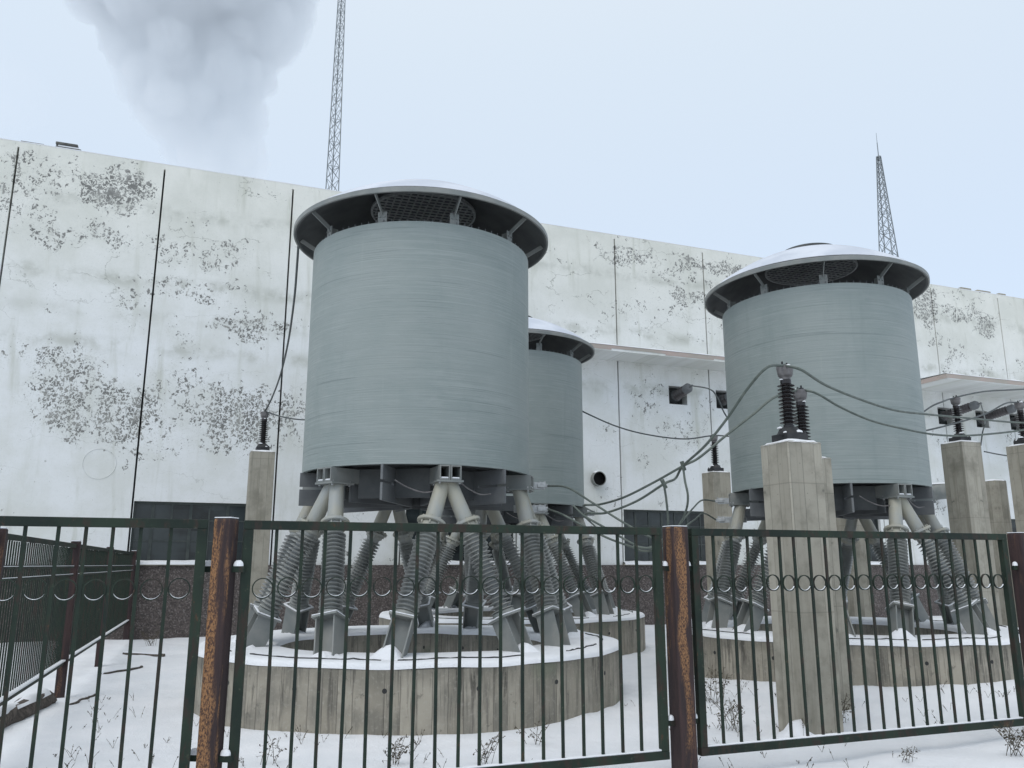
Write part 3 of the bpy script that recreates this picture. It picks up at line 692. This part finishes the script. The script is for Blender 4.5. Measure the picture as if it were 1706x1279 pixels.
# ------------------------------------------------------------------ wall bushings
def bushing(x, z, ln, lab, tip=.10):
    t = thing('wall_bushing', lab, 'bushing', (x, WY+.3, z), 'bushings poking through the wall openings')
    d = Vector((0, -1, tip)).normalized(); q = d.to_track_quat('Z', 'X').to_matrix().to_4x4()
    m = MB(); m.m = q; m.lathe(shed_profile(ln, int(ln/.10), .060, .145), 24); m.build('sheds', M['bush'], t, smooth=50)
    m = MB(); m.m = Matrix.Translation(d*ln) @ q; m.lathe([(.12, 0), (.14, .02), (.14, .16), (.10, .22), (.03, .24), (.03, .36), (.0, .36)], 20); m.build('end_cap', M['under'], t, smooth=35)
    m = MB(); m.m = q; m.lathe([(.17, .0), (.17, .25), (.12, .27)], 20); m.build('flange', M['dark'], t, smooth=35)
    return Vector((x, WY+.3, z)) + d*(ln+.34)
b1 = bushing(13.0, 6.42, .75, 'short bushing in the opening left of the right drum', .16)
b2 = bushing(14.62, 6.42, .5, 'bushing inside the opening half hidden by the right drum', .1)
b3 = bushing(23.45, 6.5, 1.35, 'long ribbed bushing in the opening right of the right drum', .12)
b4 = bushing(25.12, 6.5, 1.35, 'long ribbed bushing second from the right drum', .12)
b5 = bushing(26.75, 6.5, 1.35, 'ribbed bushing at the right edge of the photo', .12)
# ------------------------------------------------------------------ cables
def cable(pts, r, lab, mat='cable', grp='conductors strung between the equipment', extra=None, n=10):
    m = MB().path(spline(pts, n), r, 8); o = m.build('power_cable', M[mat], smooth=60); tag(o, lab, 'cable', grp)
    for p, d in (extra or []):
        c = MB(); c.m = Matrix.Translation(p) @ Vector(d).to_track_quat('Z', 'X').to_matrix().to_4x4()
        c.box(-.019, .019, -.017, .017, -.055, .055); c.tube((0, -.026, -.03), (0, .026, -.03), .009, n=6); c.tube((0, -.026, .03), (0, .026, .03), .009, n=6)
        c.build('clamp', M['cable'], o, bevel=.005)
    return o
c1, c2 = caps[0], caps[1]
T1 = Vector((R1[0], R1[1], 0)); T2 = Vector((R2[0], R2[1], 0))
def term_pt(c, ang, r, z): return Vector((c[0]+r*math.cos(R(ang)), c[1]+r*math.sin(R(ang)), z))
t1a, t1b = term_pt(R1, -18, 1.76, 2.67), term_pt(R1, -18, 1.76, 2.36)
t2a, t2b = term_pt(R2, 141, 1.79, 2.67), term_pt(R2, 141, 1.79, 2.36)
mid = far(1138, 776, 9.6); mid2 = far(1106, 806, 9.4)
cable([c1, far(1278, 612, 8.6), far(1245, 648, 8.8), far(1212, 696, 9.0), far(1175, 742, 9.2), mid+Vector((.0,0,.0)), far(1125, 797, 9.7), mid2, far(1060, 835, 9.9), far(1010, 854, 10.3), far(975, 858, 11.), term_pt(R3, -20, 1.76, 2.38)], .0145, 'thick grey conductor falling from the near insulator to the drums', extra=[(mid, (.3, 0, -1)), (mid2, (.5, 0, -1))])
cable([c2, far(1290, 662, 9.9), far(1255, 690, 9.8), far(1210, 725, 9.7), far(1165, 762, 9.6), mid, far(1090, 803, 9.8), far(1040, 828, 10.1), far(1000, 840, 10.7), far(972, 843, 11.2), term_pt(R3, -20, 1.76, 2.68)], .0145, 'thick grey conductor falling from the rear insulator, crossing the nearer one')
cable([c1, far(1335, 616, 8.7), far(1375, 641, 9.3), far(1430, 664, 10.2), far(1490, 683, 11.2), far(1545, 690, 12.4), far(1620, 697, 13.6), far(1706, 704, 15), far(1790, 700, 16)], .0145, 'upper thick grey conductor running from the near insulator to the right edge')
cable([c2, far(1360, 655, 10.4), far(1400, 678, 10.9), far(1450, 700, 11.5), far(1500, 713, 12.2), far(1560, 724, 13), far(1620, 725, 13.8), far(1706, 716, 15), far(1790, 700, 16)], .0145, 'lower thick grey conductor running from the rear insulator to the right edge')
cable([mid, far(1141, 800, 9.6), far(1146, 826, 9.6), far(1143, 850, 9.7), far(1130, 876, 9.8), far(1100, 903, 9.9), far(1075, 913, 9.9), far(1053, 905, 9.9), far(1010, 880, 10), far(975, 860, 10.1), far(955, 842, 10.2)], .013, 'dropper cable hanging in a loop from the upper clamp')
cable([mid2, far(1110, 832, 9.5), far(1113, 868, 9.6), far(1110, 890, 9.7), far(1090, 912, 9.8), far(1055, 910, 9.85)], .013, 'dropper cable hanging from the lower clamp')
cable([t1a, far(945, 812, 10.2), far(985, 836, 10.1), far(1035, 868, 10), far(1080, 893, 9.95), far(1110, 905, 9.95), far(1140, 893, 10.2)], .013, 'cable from the upper terminal of the central drum sagging to the right')
cable([t1b, far(935, 856, 10.3), far(965, 872, 10.2), far(1010, 895, 10.1), far(1050, 910, 10), far(1075, 918, 9.95), far(1110, 912, 9.95)], .013, 'cable from the lower terminal of the central drum sagging to the right')
cable([t2a, far(1170, 833, 14.0), far(1155, 846, 13.3), far(1140, 864, 12.4), far(1118, 890, 11.2), far(1090, 905, 9.95)], .013, 'cable from the upper terminal of the right drum curving down left')
cable([t2b, far(1172, 855, 14.0), far(1158, 865, 13.2), far(1140, 878, 12.0), far(1115, 898, 10.2)], .013, 'cable from the lower terminal of the right drum curving down left')
lid1 = far(497, 410, 11.0)
cable([lid1, far(495, 440, 11.3), far(490, 500, 12.2), far(480, 570, 13.8), far(467, 625, 15.4), far(452, 665, 16.8), caps[2]], .016, 'cable hanging from the central lid to the left insulator', 'wire')
cable([caps[2], far(470, 694, 17.0), far(505, 699, 16.6), far(560, 697, 16)], .014, 'short cable from the left insulator passing behind the central drum', 'wire')
cable([far(945, 672, 18.2), far(985, 692, 17.8), far(1030, 711, 18), far(1080, 724, 18.5), far(1140, 731, 18.7), caps[3], far(1225, 727, 19.6), far(1260, 722, 20)], .016, 'thin cable from the far drum to the insulator before the wall', 'wire')
cable([far(1520, 700, 15.5), far(1550, 678, 16), far(1570, 669, 16.3), caps[4], far(1640, 652, 18), far(1706, 648, 19.5), far(1760, 642, 21)], .015, 'thin cable over the insulator right of the right drum', 'wire')
cable([far(1530, 720, 15.5), far(1580, 708, 16.2), far(1640, 690, 17.2), far(1675, 672, 17.8), caps[5], far(1760, 668, 18.5)], .015, 'thin cable rising to the insulator at the right edge', 'wire')
cable([b1, far(1182, 648, 19.8), far(1195, 662, 20), far(1207, 688, 20.4), far(1222, 708, 20.8), far(1240, 720, 21)], .018, 'thin cable curling from the short bushing towards the right drum', 'wire')
cable([b3, far(1641, 700, 24.5), far(1637, 720, 24.6), far(1634, 742, 24.8)], .018, 'thin wire dropping from the long ribbed bushing', 'wire')
cable([far(1640, 752, 22), far(1665, 757, 22.5), far(1700, 762, 23)], .016, 'low thin cable between the right-hand pillars', 'wire')
# ------------------------------------------------------------------ front fence
FY = 6.0
def front_panel(xa, xb, lab):
    t = thing('fence_section', lab, 'fence', (xa, FY, 0), 'green railing sections of the front fence'); L_ = xb-xa; z0, z1 = .16, 1.925; w_ = .06
    m = MB(); m.box(0, L_, -.03, .03, z1-w_, z1); m.build('top_rail', M['green'], t, bevel=.004)
    m = MB(); m.box(0, L_, -.03, .03, z0, z0+w_); m.build('bottom_rail', M['green'], t, bevel=.004)
    MB().box(.06, L_-.06, -.02, .028, z0+w_+.001, z0+w_+.014).build('rail_snow', M['snow'], t, bevel=.006)
    for x in (0, L_-.065): MB().box(x, x+.065, -.028, .028, z0+w_, z1-w_).build('stile', M['green'], t, bevel=.004)
    n = round((L_-.13)/.163); sp_ = (L_-.13)/n
    bar0 = None; ring0 = None
    for i in range(n):
        x = .065+sp_*i
        if i:
            if bar0 is None:
                bar0 = MB().box(-.011, .011, -.008, .008, z0+w_, z1-w_).build('bar', M['green'], t); b_ = bar0
            else: b_ = bar0.copy(); COL.objects.link(b_)
            b_.location = (x+random.uniform(-.004, .004), 0, 0); b_.rotation_euler.y = R(random.uniform(-.35, .35))
        if ring0 is None:
            r_ = MB(); r_.m = Matrix.Rotation(R(90), 4, 'X'); r_.lathe([(.062, -.009), (.069, -.009), (.069, .009), (.062, .009)], 32, closed=True)
            ring0 = r_.build('ring', M['green'], t, smooth=40)
            s_ = MB(); vs = []
            for q in range(13):
                a = R(205+q*130/12); h = .0028*math.sin(math.pi*q/12)+.0005
                vs += [(.061*math.cos(a), -.006, .061*math.sin(a)), (.061*math.cos(a), .006, .061*math.sin(a)), ((.061-h)*math.cos(a), .006, (.061-h)*math.sin(a)), ((.061-h)*math.cos(a), -.006, (.061-h)*math.sin(a))]
            s_.add(vs, [(q*4+a, q*4+b, q*4+4+b, q*4+4+a) for q in range(12) for a, b in ((0,1),(1,2),(2,3),(3,0))])
            s_.build('ring_snow', M['snow'], ring0, smooth=60); rr = ring0
        else: rr = copy_tree(ring0, t)
        rr.location = (x+sp_/2, 0, 1.475+random.uniform(-.004, .004)); rr.rotation_euler.z = R(random.uniform(-6, 6))
front_panel(-3.18, .115, 'green railing section with rings, left of the orange rusty post')
front_panel(.345, 3.60, 'green railing section with rings between the two nearest rusty posts')
front_panel(3.885, 7.49, 'green railing section with rings on the right, snow on its bottom rail')
front_panel(7.86, 11.4, 'green railing section just past the rightmost rusty post')
def post(x, rot, lab, mat='rust', hw=.078, z1=1.935):
    t = thing('fence_post', lab, 'post', (x, FY, 0), 'rusty square posts of the front fence'); t.rotation_euler.z = R(rot); h = hw
    MB().box(-h, h, -h, h, -.3, z1).build('shaft', M[mat], t, bevel=.016)
    MB().box(-h+.004, h-.004, -h+.004, h-.004, z1+.001, z1+.008).build('snow_cap', M['snow'], t, bevel=.006)
    for z in (.42, 1.60):
        for x0, x1 in ((-.15, -h+.003), (h-.003, .15)):
            b = MB().box(x0, x1, -.012, .012, z-.02, z+.02).build('hinge', M['green'], t)
            n_ = MB(); a0, a1 = (x0+.01, x1-.008) if x0 < 0 else (x0+.008, x1-.01); c_ = (a0+a1)/2
            n_.m = Matrix.Translation((c_, 0, z+.02)) @ Matrix.Diagonal(((a1-a0)/2, .022, .04, 1)); n_.lathe([(1, 0), (.97, .35), (.8, .7), (.45, .93), (.001, 1)], 12)
            n_.build('hinge_snow', M['snow'], b, smooth=60)
post(.232, -28, 'thickly rusted orange and brown post, leftmost in the front fence', 'rust', .064)
post(3.745, 2, 'dark brown rusty post with an orange streak, middle of the front fence', 'rust_streak')
post(7.68, 8, 'rusty post cut by the right edge of the photo', 'rust_streak', .072)
post(-3.3, 0, 'rusty post beyond the left edge of the front fence')
# ------------------------------------------------------------------ side fence
sy = [8.03, 12.1, 15.8, 20.2]; sx = lambda y: -1.45+(y-8.66)*.031
zt = 1.885; zb = .44
for i in range(4):
    y = sy[i]; t = thing('side_fence_post', ('brown square post of the side fence nearest the camera', 'second brown post of the side fence from the camera', 'third brown post of the side fence from the camera', 'brown side fence post against the building')[i], 'post', (sx(y), y, 0), 'brown posts of the side fence')
    MB().box(-.055, .055, -.055, .055, -.2, zt+.035).build('shaft', M['rust_dark'], t, bevel=.008)
    MB().box(-.05, .05, -.05, .05, zt+.036, zt+.048).build('snow_cap', M['snow'], t, bevel=.004)
for i in range(-1, 3):
    ya = sy[i]+.07 if i >= 0 else 6.15; yb = sy[i+1]-.07
    t = thing('side_fence_section', ('nearest dense dark railing section of the side fence', 'middle dense dark railing section of the side fence', 'farthest dense dark railing section of the side fence, by the wall', 'dark railing section joining the side fence to the front fence')[i], 'fence', (sx(ya), ya, 0), 'close-barred sections of the side fence')
    def P(y, z, dx=0): return (sx(y)-sx(ya)+dx, y-ya, z)
    MB().bar(P(ya, zt-.02), P(yb, zt-.02), .04, .05).build('top_rail', M['green'], t)
    MB().bar(P(ya, zb), P(yb, zb), .04, .045).build('bottom_rail', M['green'], t)
    MB().bar(P(ya, zb+.031, .012), P(yb, zb+.031, .012), .05, .016).build('rail_snow', M['snow'], t)
    for z in (1.50, 1.60): 
        MB().bar(P(ya, z, .012), P(yb, z, .012), .012, .022).build('middle_rail', M['green'], t)
        MB().bar(P(ya, z+.015, .012), P(yb, z+.015, .012), .010, .006).build('rail_snow', M['snow'], t)
    n = max(2, int((yb-ya)/.098)); b0 = None
    for k in range(1, n):
        y = ya+(yb-ya)*k/n
        if b0 is None: b0 = MB().box(-.0062, .0062, -.009, .009, zb+.02, zt-.045).build('bar', M['green'], t); b_ = b0
        else: b_ = b0.copy(); COL.objects.link(b_)
        b_.location = P(y, random.uniform(-.006, .006), -.012)
# ------------------------------------------------------------------ masts
def lattice(name, lab, x, y, z1, w0, w1, seg, r, legs, rot=0, rod=0, taper_from=0):
    t = thing(name, lab, 'mast', (x, y, 0)); zs = [0.]
    def W(z): return w0+(w1-w0)*z/z1
    while zs[-1] < z1: zs.append(zs[-1]+max(.28, W(zs[-1])*seg))
    zs[-1] = z1
    def P(k, z):
        a = rot+2*math.pi*k/legs; q = W(z)/(2*math.sin(math.pi/legs)); return (q*math.cos(a), q*math.sin(a), z)
    for k in range(legs): MB().tube(P(k, 0), P(k, z1), r, r*.8, 8).build('mast_leg', M['mast'], t, smooth=40)
    m = MB()
    for i, (a, b) in enumerate(zip(zs[:-1], zs[1:])):
        for k in range(legs):
            m.tube(P(k, a), P((k+1) % legs, b), r*.45, n=5); m.tube(P((k+1) % legs, a), P(k, b), r*.45, n=5)
            if i % 2 == 0: m.tube(P(k, a), P((k+1) % legs, a), r*.45, n=5)
    m.build('lattice_bracing', M['mast'], t)
    if rod:
        m = MB().tube((0, 0, z1-.3), (0, 0, z1+rod*.6), .035, .03); m.tube((0, 0, z1+rod*.6), (0, 0, z1+rod), .018, .012); m.build('lightning_rod', M['mast'], t)
        MB().lathe([(w1*.8, z1-.02), (w1*.8, z1+.06)], 12).build('top_plate', M['mast'], t)
    return t
lattice('lattice_mast', 'tall thin guyed lattice mast rising out of frame behind the central lid', 6.12, 44.6, 46, 1.25, .14, 1.15, .034, 3, R(205))
lattice('lattice_mast', 'shorter tapering lattice mast with lightning rod behind the right drum', 43.7, 41.15, 29.9, 2.9, .22, 1.05, .045, 4, R(65), 1.9)
# ------------------------------------------------------------------ steam
def plume(name, keys, lab, dens, D, seed, amp=1., alb=.93):
    ks = []
    for y_, c_, r_ in keys:
        a = far(c_-r_, y_, D); b = far(c_+r_, y_, D); ks.append(((a+b)/2, (b-a).length/2))
    pts = []; rad = []; n = 64
    for i in range(n+1):
        t = i/n*(len(ks)-1); j = min(int(t), len(ks)-2); f = t-j; f = f*f*(3-2*f)
        pts.append(ks[j][0].lerp(ks[j+1][0], f)); rad.append(ks[j][1]*(1-f)+ks[j+1][1]*f)
    import bmesh
    bm = bmesh.new(); bmesh.ops.create_icosphere(bm, subdivisions=3, radius=1); base = [v.co.copy() for v in bm.verts]; fcs = [tuple(v.index for v in f.verts) for f in bm.faces]; bm.free()
    rn = random.Random(seed+3); m = MB()
    for i in range(n+1):
        for q in range(9):
            a = rn.uniform(0, 6.283); rr_ = rad[i]*rn.uniform(.15, .33); off = (rad[i]-rr_)*(rn.uniform(.0, 1.08) if q < 2 else rn.uniform(.7, 1.12))
            c_ = pts[i]+Vector((math.cos(a)*off, math.sin(a)*off*.8, rn.uniform(-1, 1)*2)); sd_ = Vector((rn.uniform(0, 99), rn.uniform(0, 99), seed))
            o_ = len(m.v)
            for b in base:
                f_ = 1+amp*(.22*noise.noise(b*1.6+sd_)+.20*abs(noise.noise(b*3.4+sd_))+.10*abs(noise.noise(b*8+sd_)))
                m.v.append(tuple(c_+b*rr_*f_))
            m.f += [tuple(o_+k for k in f) for f in fcs]
    mt = bpy.data.materials.new(name+'_vapour'); mt.use_nodes = True; t_ = mt.node_tree; t_.nodes.remove(t_.nodes['Principled BSDF'])
    v = t_.nodes.new('ShaderNodeVolumePrincipled'); v.inputs['Color'].default_value = (alb, alb+.015, alb+.03, 1); v.inputs['Density'].default_value = dens; v.inputs['Anisotropy'].default_value = .0
    t_.links.new(v.outputs[0], t_.nodes['Material Output'].inputs['Volume'])
    o = m.build(name, mt); md = o.modifiers.new('union', 'REMESH'); md.mode = 'VOXEL'; md.voxel_size = .45; tag(o, lab, 'steam', kind='stuff'); return o
plume('steam_plume', [(330,395,24),(285,385,48),(262,362,82),(235,350,92),(190,332,112),(150,318,128),(100,316,140),(50,314,165),(0,300,205),(-80,270,260),(-160,240,300)], 'large grey steam plume rising behind the building at upper left', .20, 150, 0)
plume('steam_wisp', [(240,-60,20),(200,-20,70),(160,0,85),(120,0,70),(90,-20,30)], 'faint pale steam wisp at the left edge of the sky', .010, 170, 40, .6)
# ------------------------------------------------------------------ weeds and litter
def weed(name, lab, x, y, s, n, seed, mat='weed', grp='dry weeds standing in the snow'):
    rn = random.Random(seed); m = MB(); z = hgt(x, y)-.01
    for i in range(n):
        a = rn.uniform(0, 6.28); L_ = s*rn.uniform(.5, 1.); lean = rn.uniform(.25, .9); b = Vector((rn.gauss(0, s*.16), rn.gauss(0, s*.16), 0))
        tip = b+Vector((math.cos(a)*L_*lean, math.sin(a)*L_*lean, L_)); mid_ = b.lerp(tip, .5)+Vector((0, 0, L_*.12))
        pts = spline([b, mid_, tip], 4); m.path(pts, .0022+.001*s, 4)
        for q in range(int(5+9*s)):
            f = rn.uniform(.3, 1.); p = pts[min(len(pts)-1, int(f*(len(pts)-1)))]; aa = rn.uniform(0, 6.28); l2 = rn.uniform(.02, .05)*(1+s)
            e = p+Vector((math.cos(aa)*l2, math.sin(aa)*l2, rn.uniform(-.3, .8)*l2)); m.path([p, p.lerp(e, .5)+Vector((0, 0, .004)), e], .0013, 3)
            for w_ in range(2):
                k = rn.uniform(.006, .013)*(1+.3*s); u = Vector((rn.uniform(-1, 1), rn.uniform(-1, 1), rn.uniform(-1, 1))).normalized()*k; v = Vector((rn.uniform(-1, 1), rn.uniform(-1, 1), rn.uniform(-1, 1))).normalized()*k*.7
                c = e+u*w_; m.add([c-u, c-v, c+u, c+v], [(0,1,2,3)])
    o = m.build(name, M[mat], loc=(x, y, z)); tag(o, lab, 'weed', grp)
W_ = [('dry_bush', 'leafy dry bush between the right-hand fence posts, left of the front pillar', 5.92, 8.75, .42, 14), ('dry_bush', 'dry bush against the left side of the front pillar', 5.25, 7.5, .38, 11),
      ('dry_bush', 'dry bush just right of the front pillar foot', 6.45, 7.35, .36, 9), ('dry_bush', 'brownish dry bush under the right fence section at the right edge', 6.75, 5.55, .30, 13),
      ('dry_weed', 'small dry weed alone below the right fence rail', 5.75, 5.75, .16, 4), ('dry_weed', 'leafy weed at the foot of the central concrete base', 1.75, 7.25, .24, 9), ('dry_weed', 'weed in front of the central base, right half', 2.45, 7.0, .26, 7),
      ('dry_weed', 'thin weed by the foot of the orange rusty post', .78, 7.6, .20, 4), ('dry_weed', 'weed at the right end of the central section near the base', 3.15, 7.6, .2, 6), ('dry_bush', 'dry brush at the far end of the side fence by the wall', -.55, 18.6, .3, 12)]
for i, (nm, lab, x, y, s, n) in enumerate(W_): weed(nm, lab, x, y, s, n, 50+i)
m = MB(); rn = random.Random(4)                       # scattered sprigs, too many to count
cl = [(rn.uniform(-1.2, 12), rn.uniform(4.6, 13)) for _ in range(120)]
for _ in range(650):
    cx, cy = rn.choice(cl); x, y = cx+rn.gauss(0, .22), cy+rn.gauss(0, .22)
    if any(math.hypot(x-c[0], y-c[1]) < 2.72 for c in (R1, R2, R3)) or (x < -1.25): continue
    z = hgt(x, y)-.005; s = rn.uniform(.03, .11)
    for _k in range(rn.randint(1, 3)):
        a = rn.uniform(0, 6.28); tip = Vector((x+math.cos(a)*s*.7, y+math.sin(a)*s*.7, z+s)); b = Vector((x, y, z)); m.path([b, b.lerp(tip, .5)+Vector((0, 0, s*.1)), tip], .0016, 3)
        for q in range(3):
            c = b.lerp(tip, rn.uniform(.4, 1)); k = rn.uniform(.004, .009); u = Vector((rn.uniform(-1, 1), rn.uniform(-1, 1), rn.uniform(-1, 1))).normalized()*k; v = Vector((rn.uniform(-1, 1), rn.uniform(-1, 1), rn.uniform(-1, 1))).normalized()*k
            m.add([c-u, c-v, c+u, c+v], [(0,1,2,3)])
tag(m.build('scattered_weed_sprigs', M['weed']), 'tiny dry sprigs poking out of the snow', 'weeds', kind='stuff')
def stick(name, lab, p0, p1, r, snow=True, cat='stick'):
    p0 = Vector((p0[0], p0[1], hgt(*p0)+r*.3)); p1 = Vector((p1[0], p1[1], hgt(*p1)+r*.3)); pts = []
    for i in range(13):
        t = i/12; p = p0.lerp(p1, t)+Vector((noise.noise(Vector((t*4, p0.x, 0)))*max(r*.6, .05), noise.noise(Vector((t*4, p0.x, 7)))*.07, noise.noise(Vector((t*3, 5, p0.y)))*r*.4)); pts.append(p)
    o = MB().path(pts, r, 10).build(name, M['brown'], smooth=60); tag(o, lab, cat)
    if snow: MB().path([p+Vector((0, 0, r*.55)) for p in pts[:-1]], r*.72, 8).build('snow_cover', M['snow'], o, smooth=60)
m = MB(); nA, nL = 18, 26; L0, L1 = Vector((-1.98, 9.2, hgt(-1.98, 9.2)+.05)), Vector((-1.42, 11.75, hgt(-1.42, 11.75)+.06)); ax_ = (L1-L0).normalized(); uu = ax_.cross(Vector((0, 0, 1))).normalized(); vv = uu.cross(ax_)
top_ = []
for i in range(nL+1):
    t = i/nL; c_ = L0.lerp(L1, t)+uu*.05*math.sin(t*3)
    for q in range(nA):
        a = 2*math.pi*q/nA; rr_ = (.15-.05*t)*(1+.30*noise.noise(Vector((math.cos(a)*1.5, math.sin(a)*1.5, t*7)))+.14*noise.noise(Vector((math.cos(a)*5, math.sin(a)*5, t*25))))
        if t > .9: rr_ *= 1-.35*((t-.9)/.1)*(.5+.5*math.sin(a*3))
        m.v.append(tuple(c_+(uu*math.cos(a)+vv*math.sin(a))*rr_+ax_*(.05*noise.noise(Vector((math.cos(a)*3, math.sin(a)*3, 1))) if i == nL else 0)))
m.f = [(i*nA+q, i*nA+(q+1) % nA, (i+1)*nA+(q+1) % nA, (i+1)*nA+q) for i in range(nL) for q in range(nA)]
m.f += [tuple(reversed(range(nA))), tuple(range(nL*nA, (nL+1)*nA))]
lg = m.build('fallen_log', M['brown'], smooth=50); tag(lg, 'thick dark weathered log under the near side fence', 'log')
m = MB()
for i in range(nL-1):
    t = i/nL; c_ = L0.lerp(L1, t)+uu*.05*math.sin(t*3)
    for q in range(7):
        a = math.pi*(.22+.56*q/6)*-1; rr_ = (.155-.05*t)*(1+.2*noise.noise(Vector((math.cos(a)*1.5, math.sin(a)*1.5, t*7))))+.018*math.sin(math.pi*q/6)*(1+noise.noise(Vector((t*9, 0, 4))))
        m.v.append(tuple(c_+(uu*math.cos(a)-vv*math.sin(a))*rr_))
m.f = [(i*7+q, i*7+q+1, (i+1)*7+q+1, (i+1)*7+q) for i in range(nL-2) for q in range(6)]
m.build('snow_cover', M['snow'], lg, smooth=180)
stick('dead_branch', 'dead branch lying in snow by the far side fence', (-1.05, 14.4), (-.55, 15.3), .022)
stick('dead_branch', 'longer dark branch at the far end of the side fence', (-.95, 17.5), (-.25, 16.8), .035)
stick('dead_branch', 'short dark stick beside the log end', (-1.15, 11.5), (-.95, 12.2), .016, False)
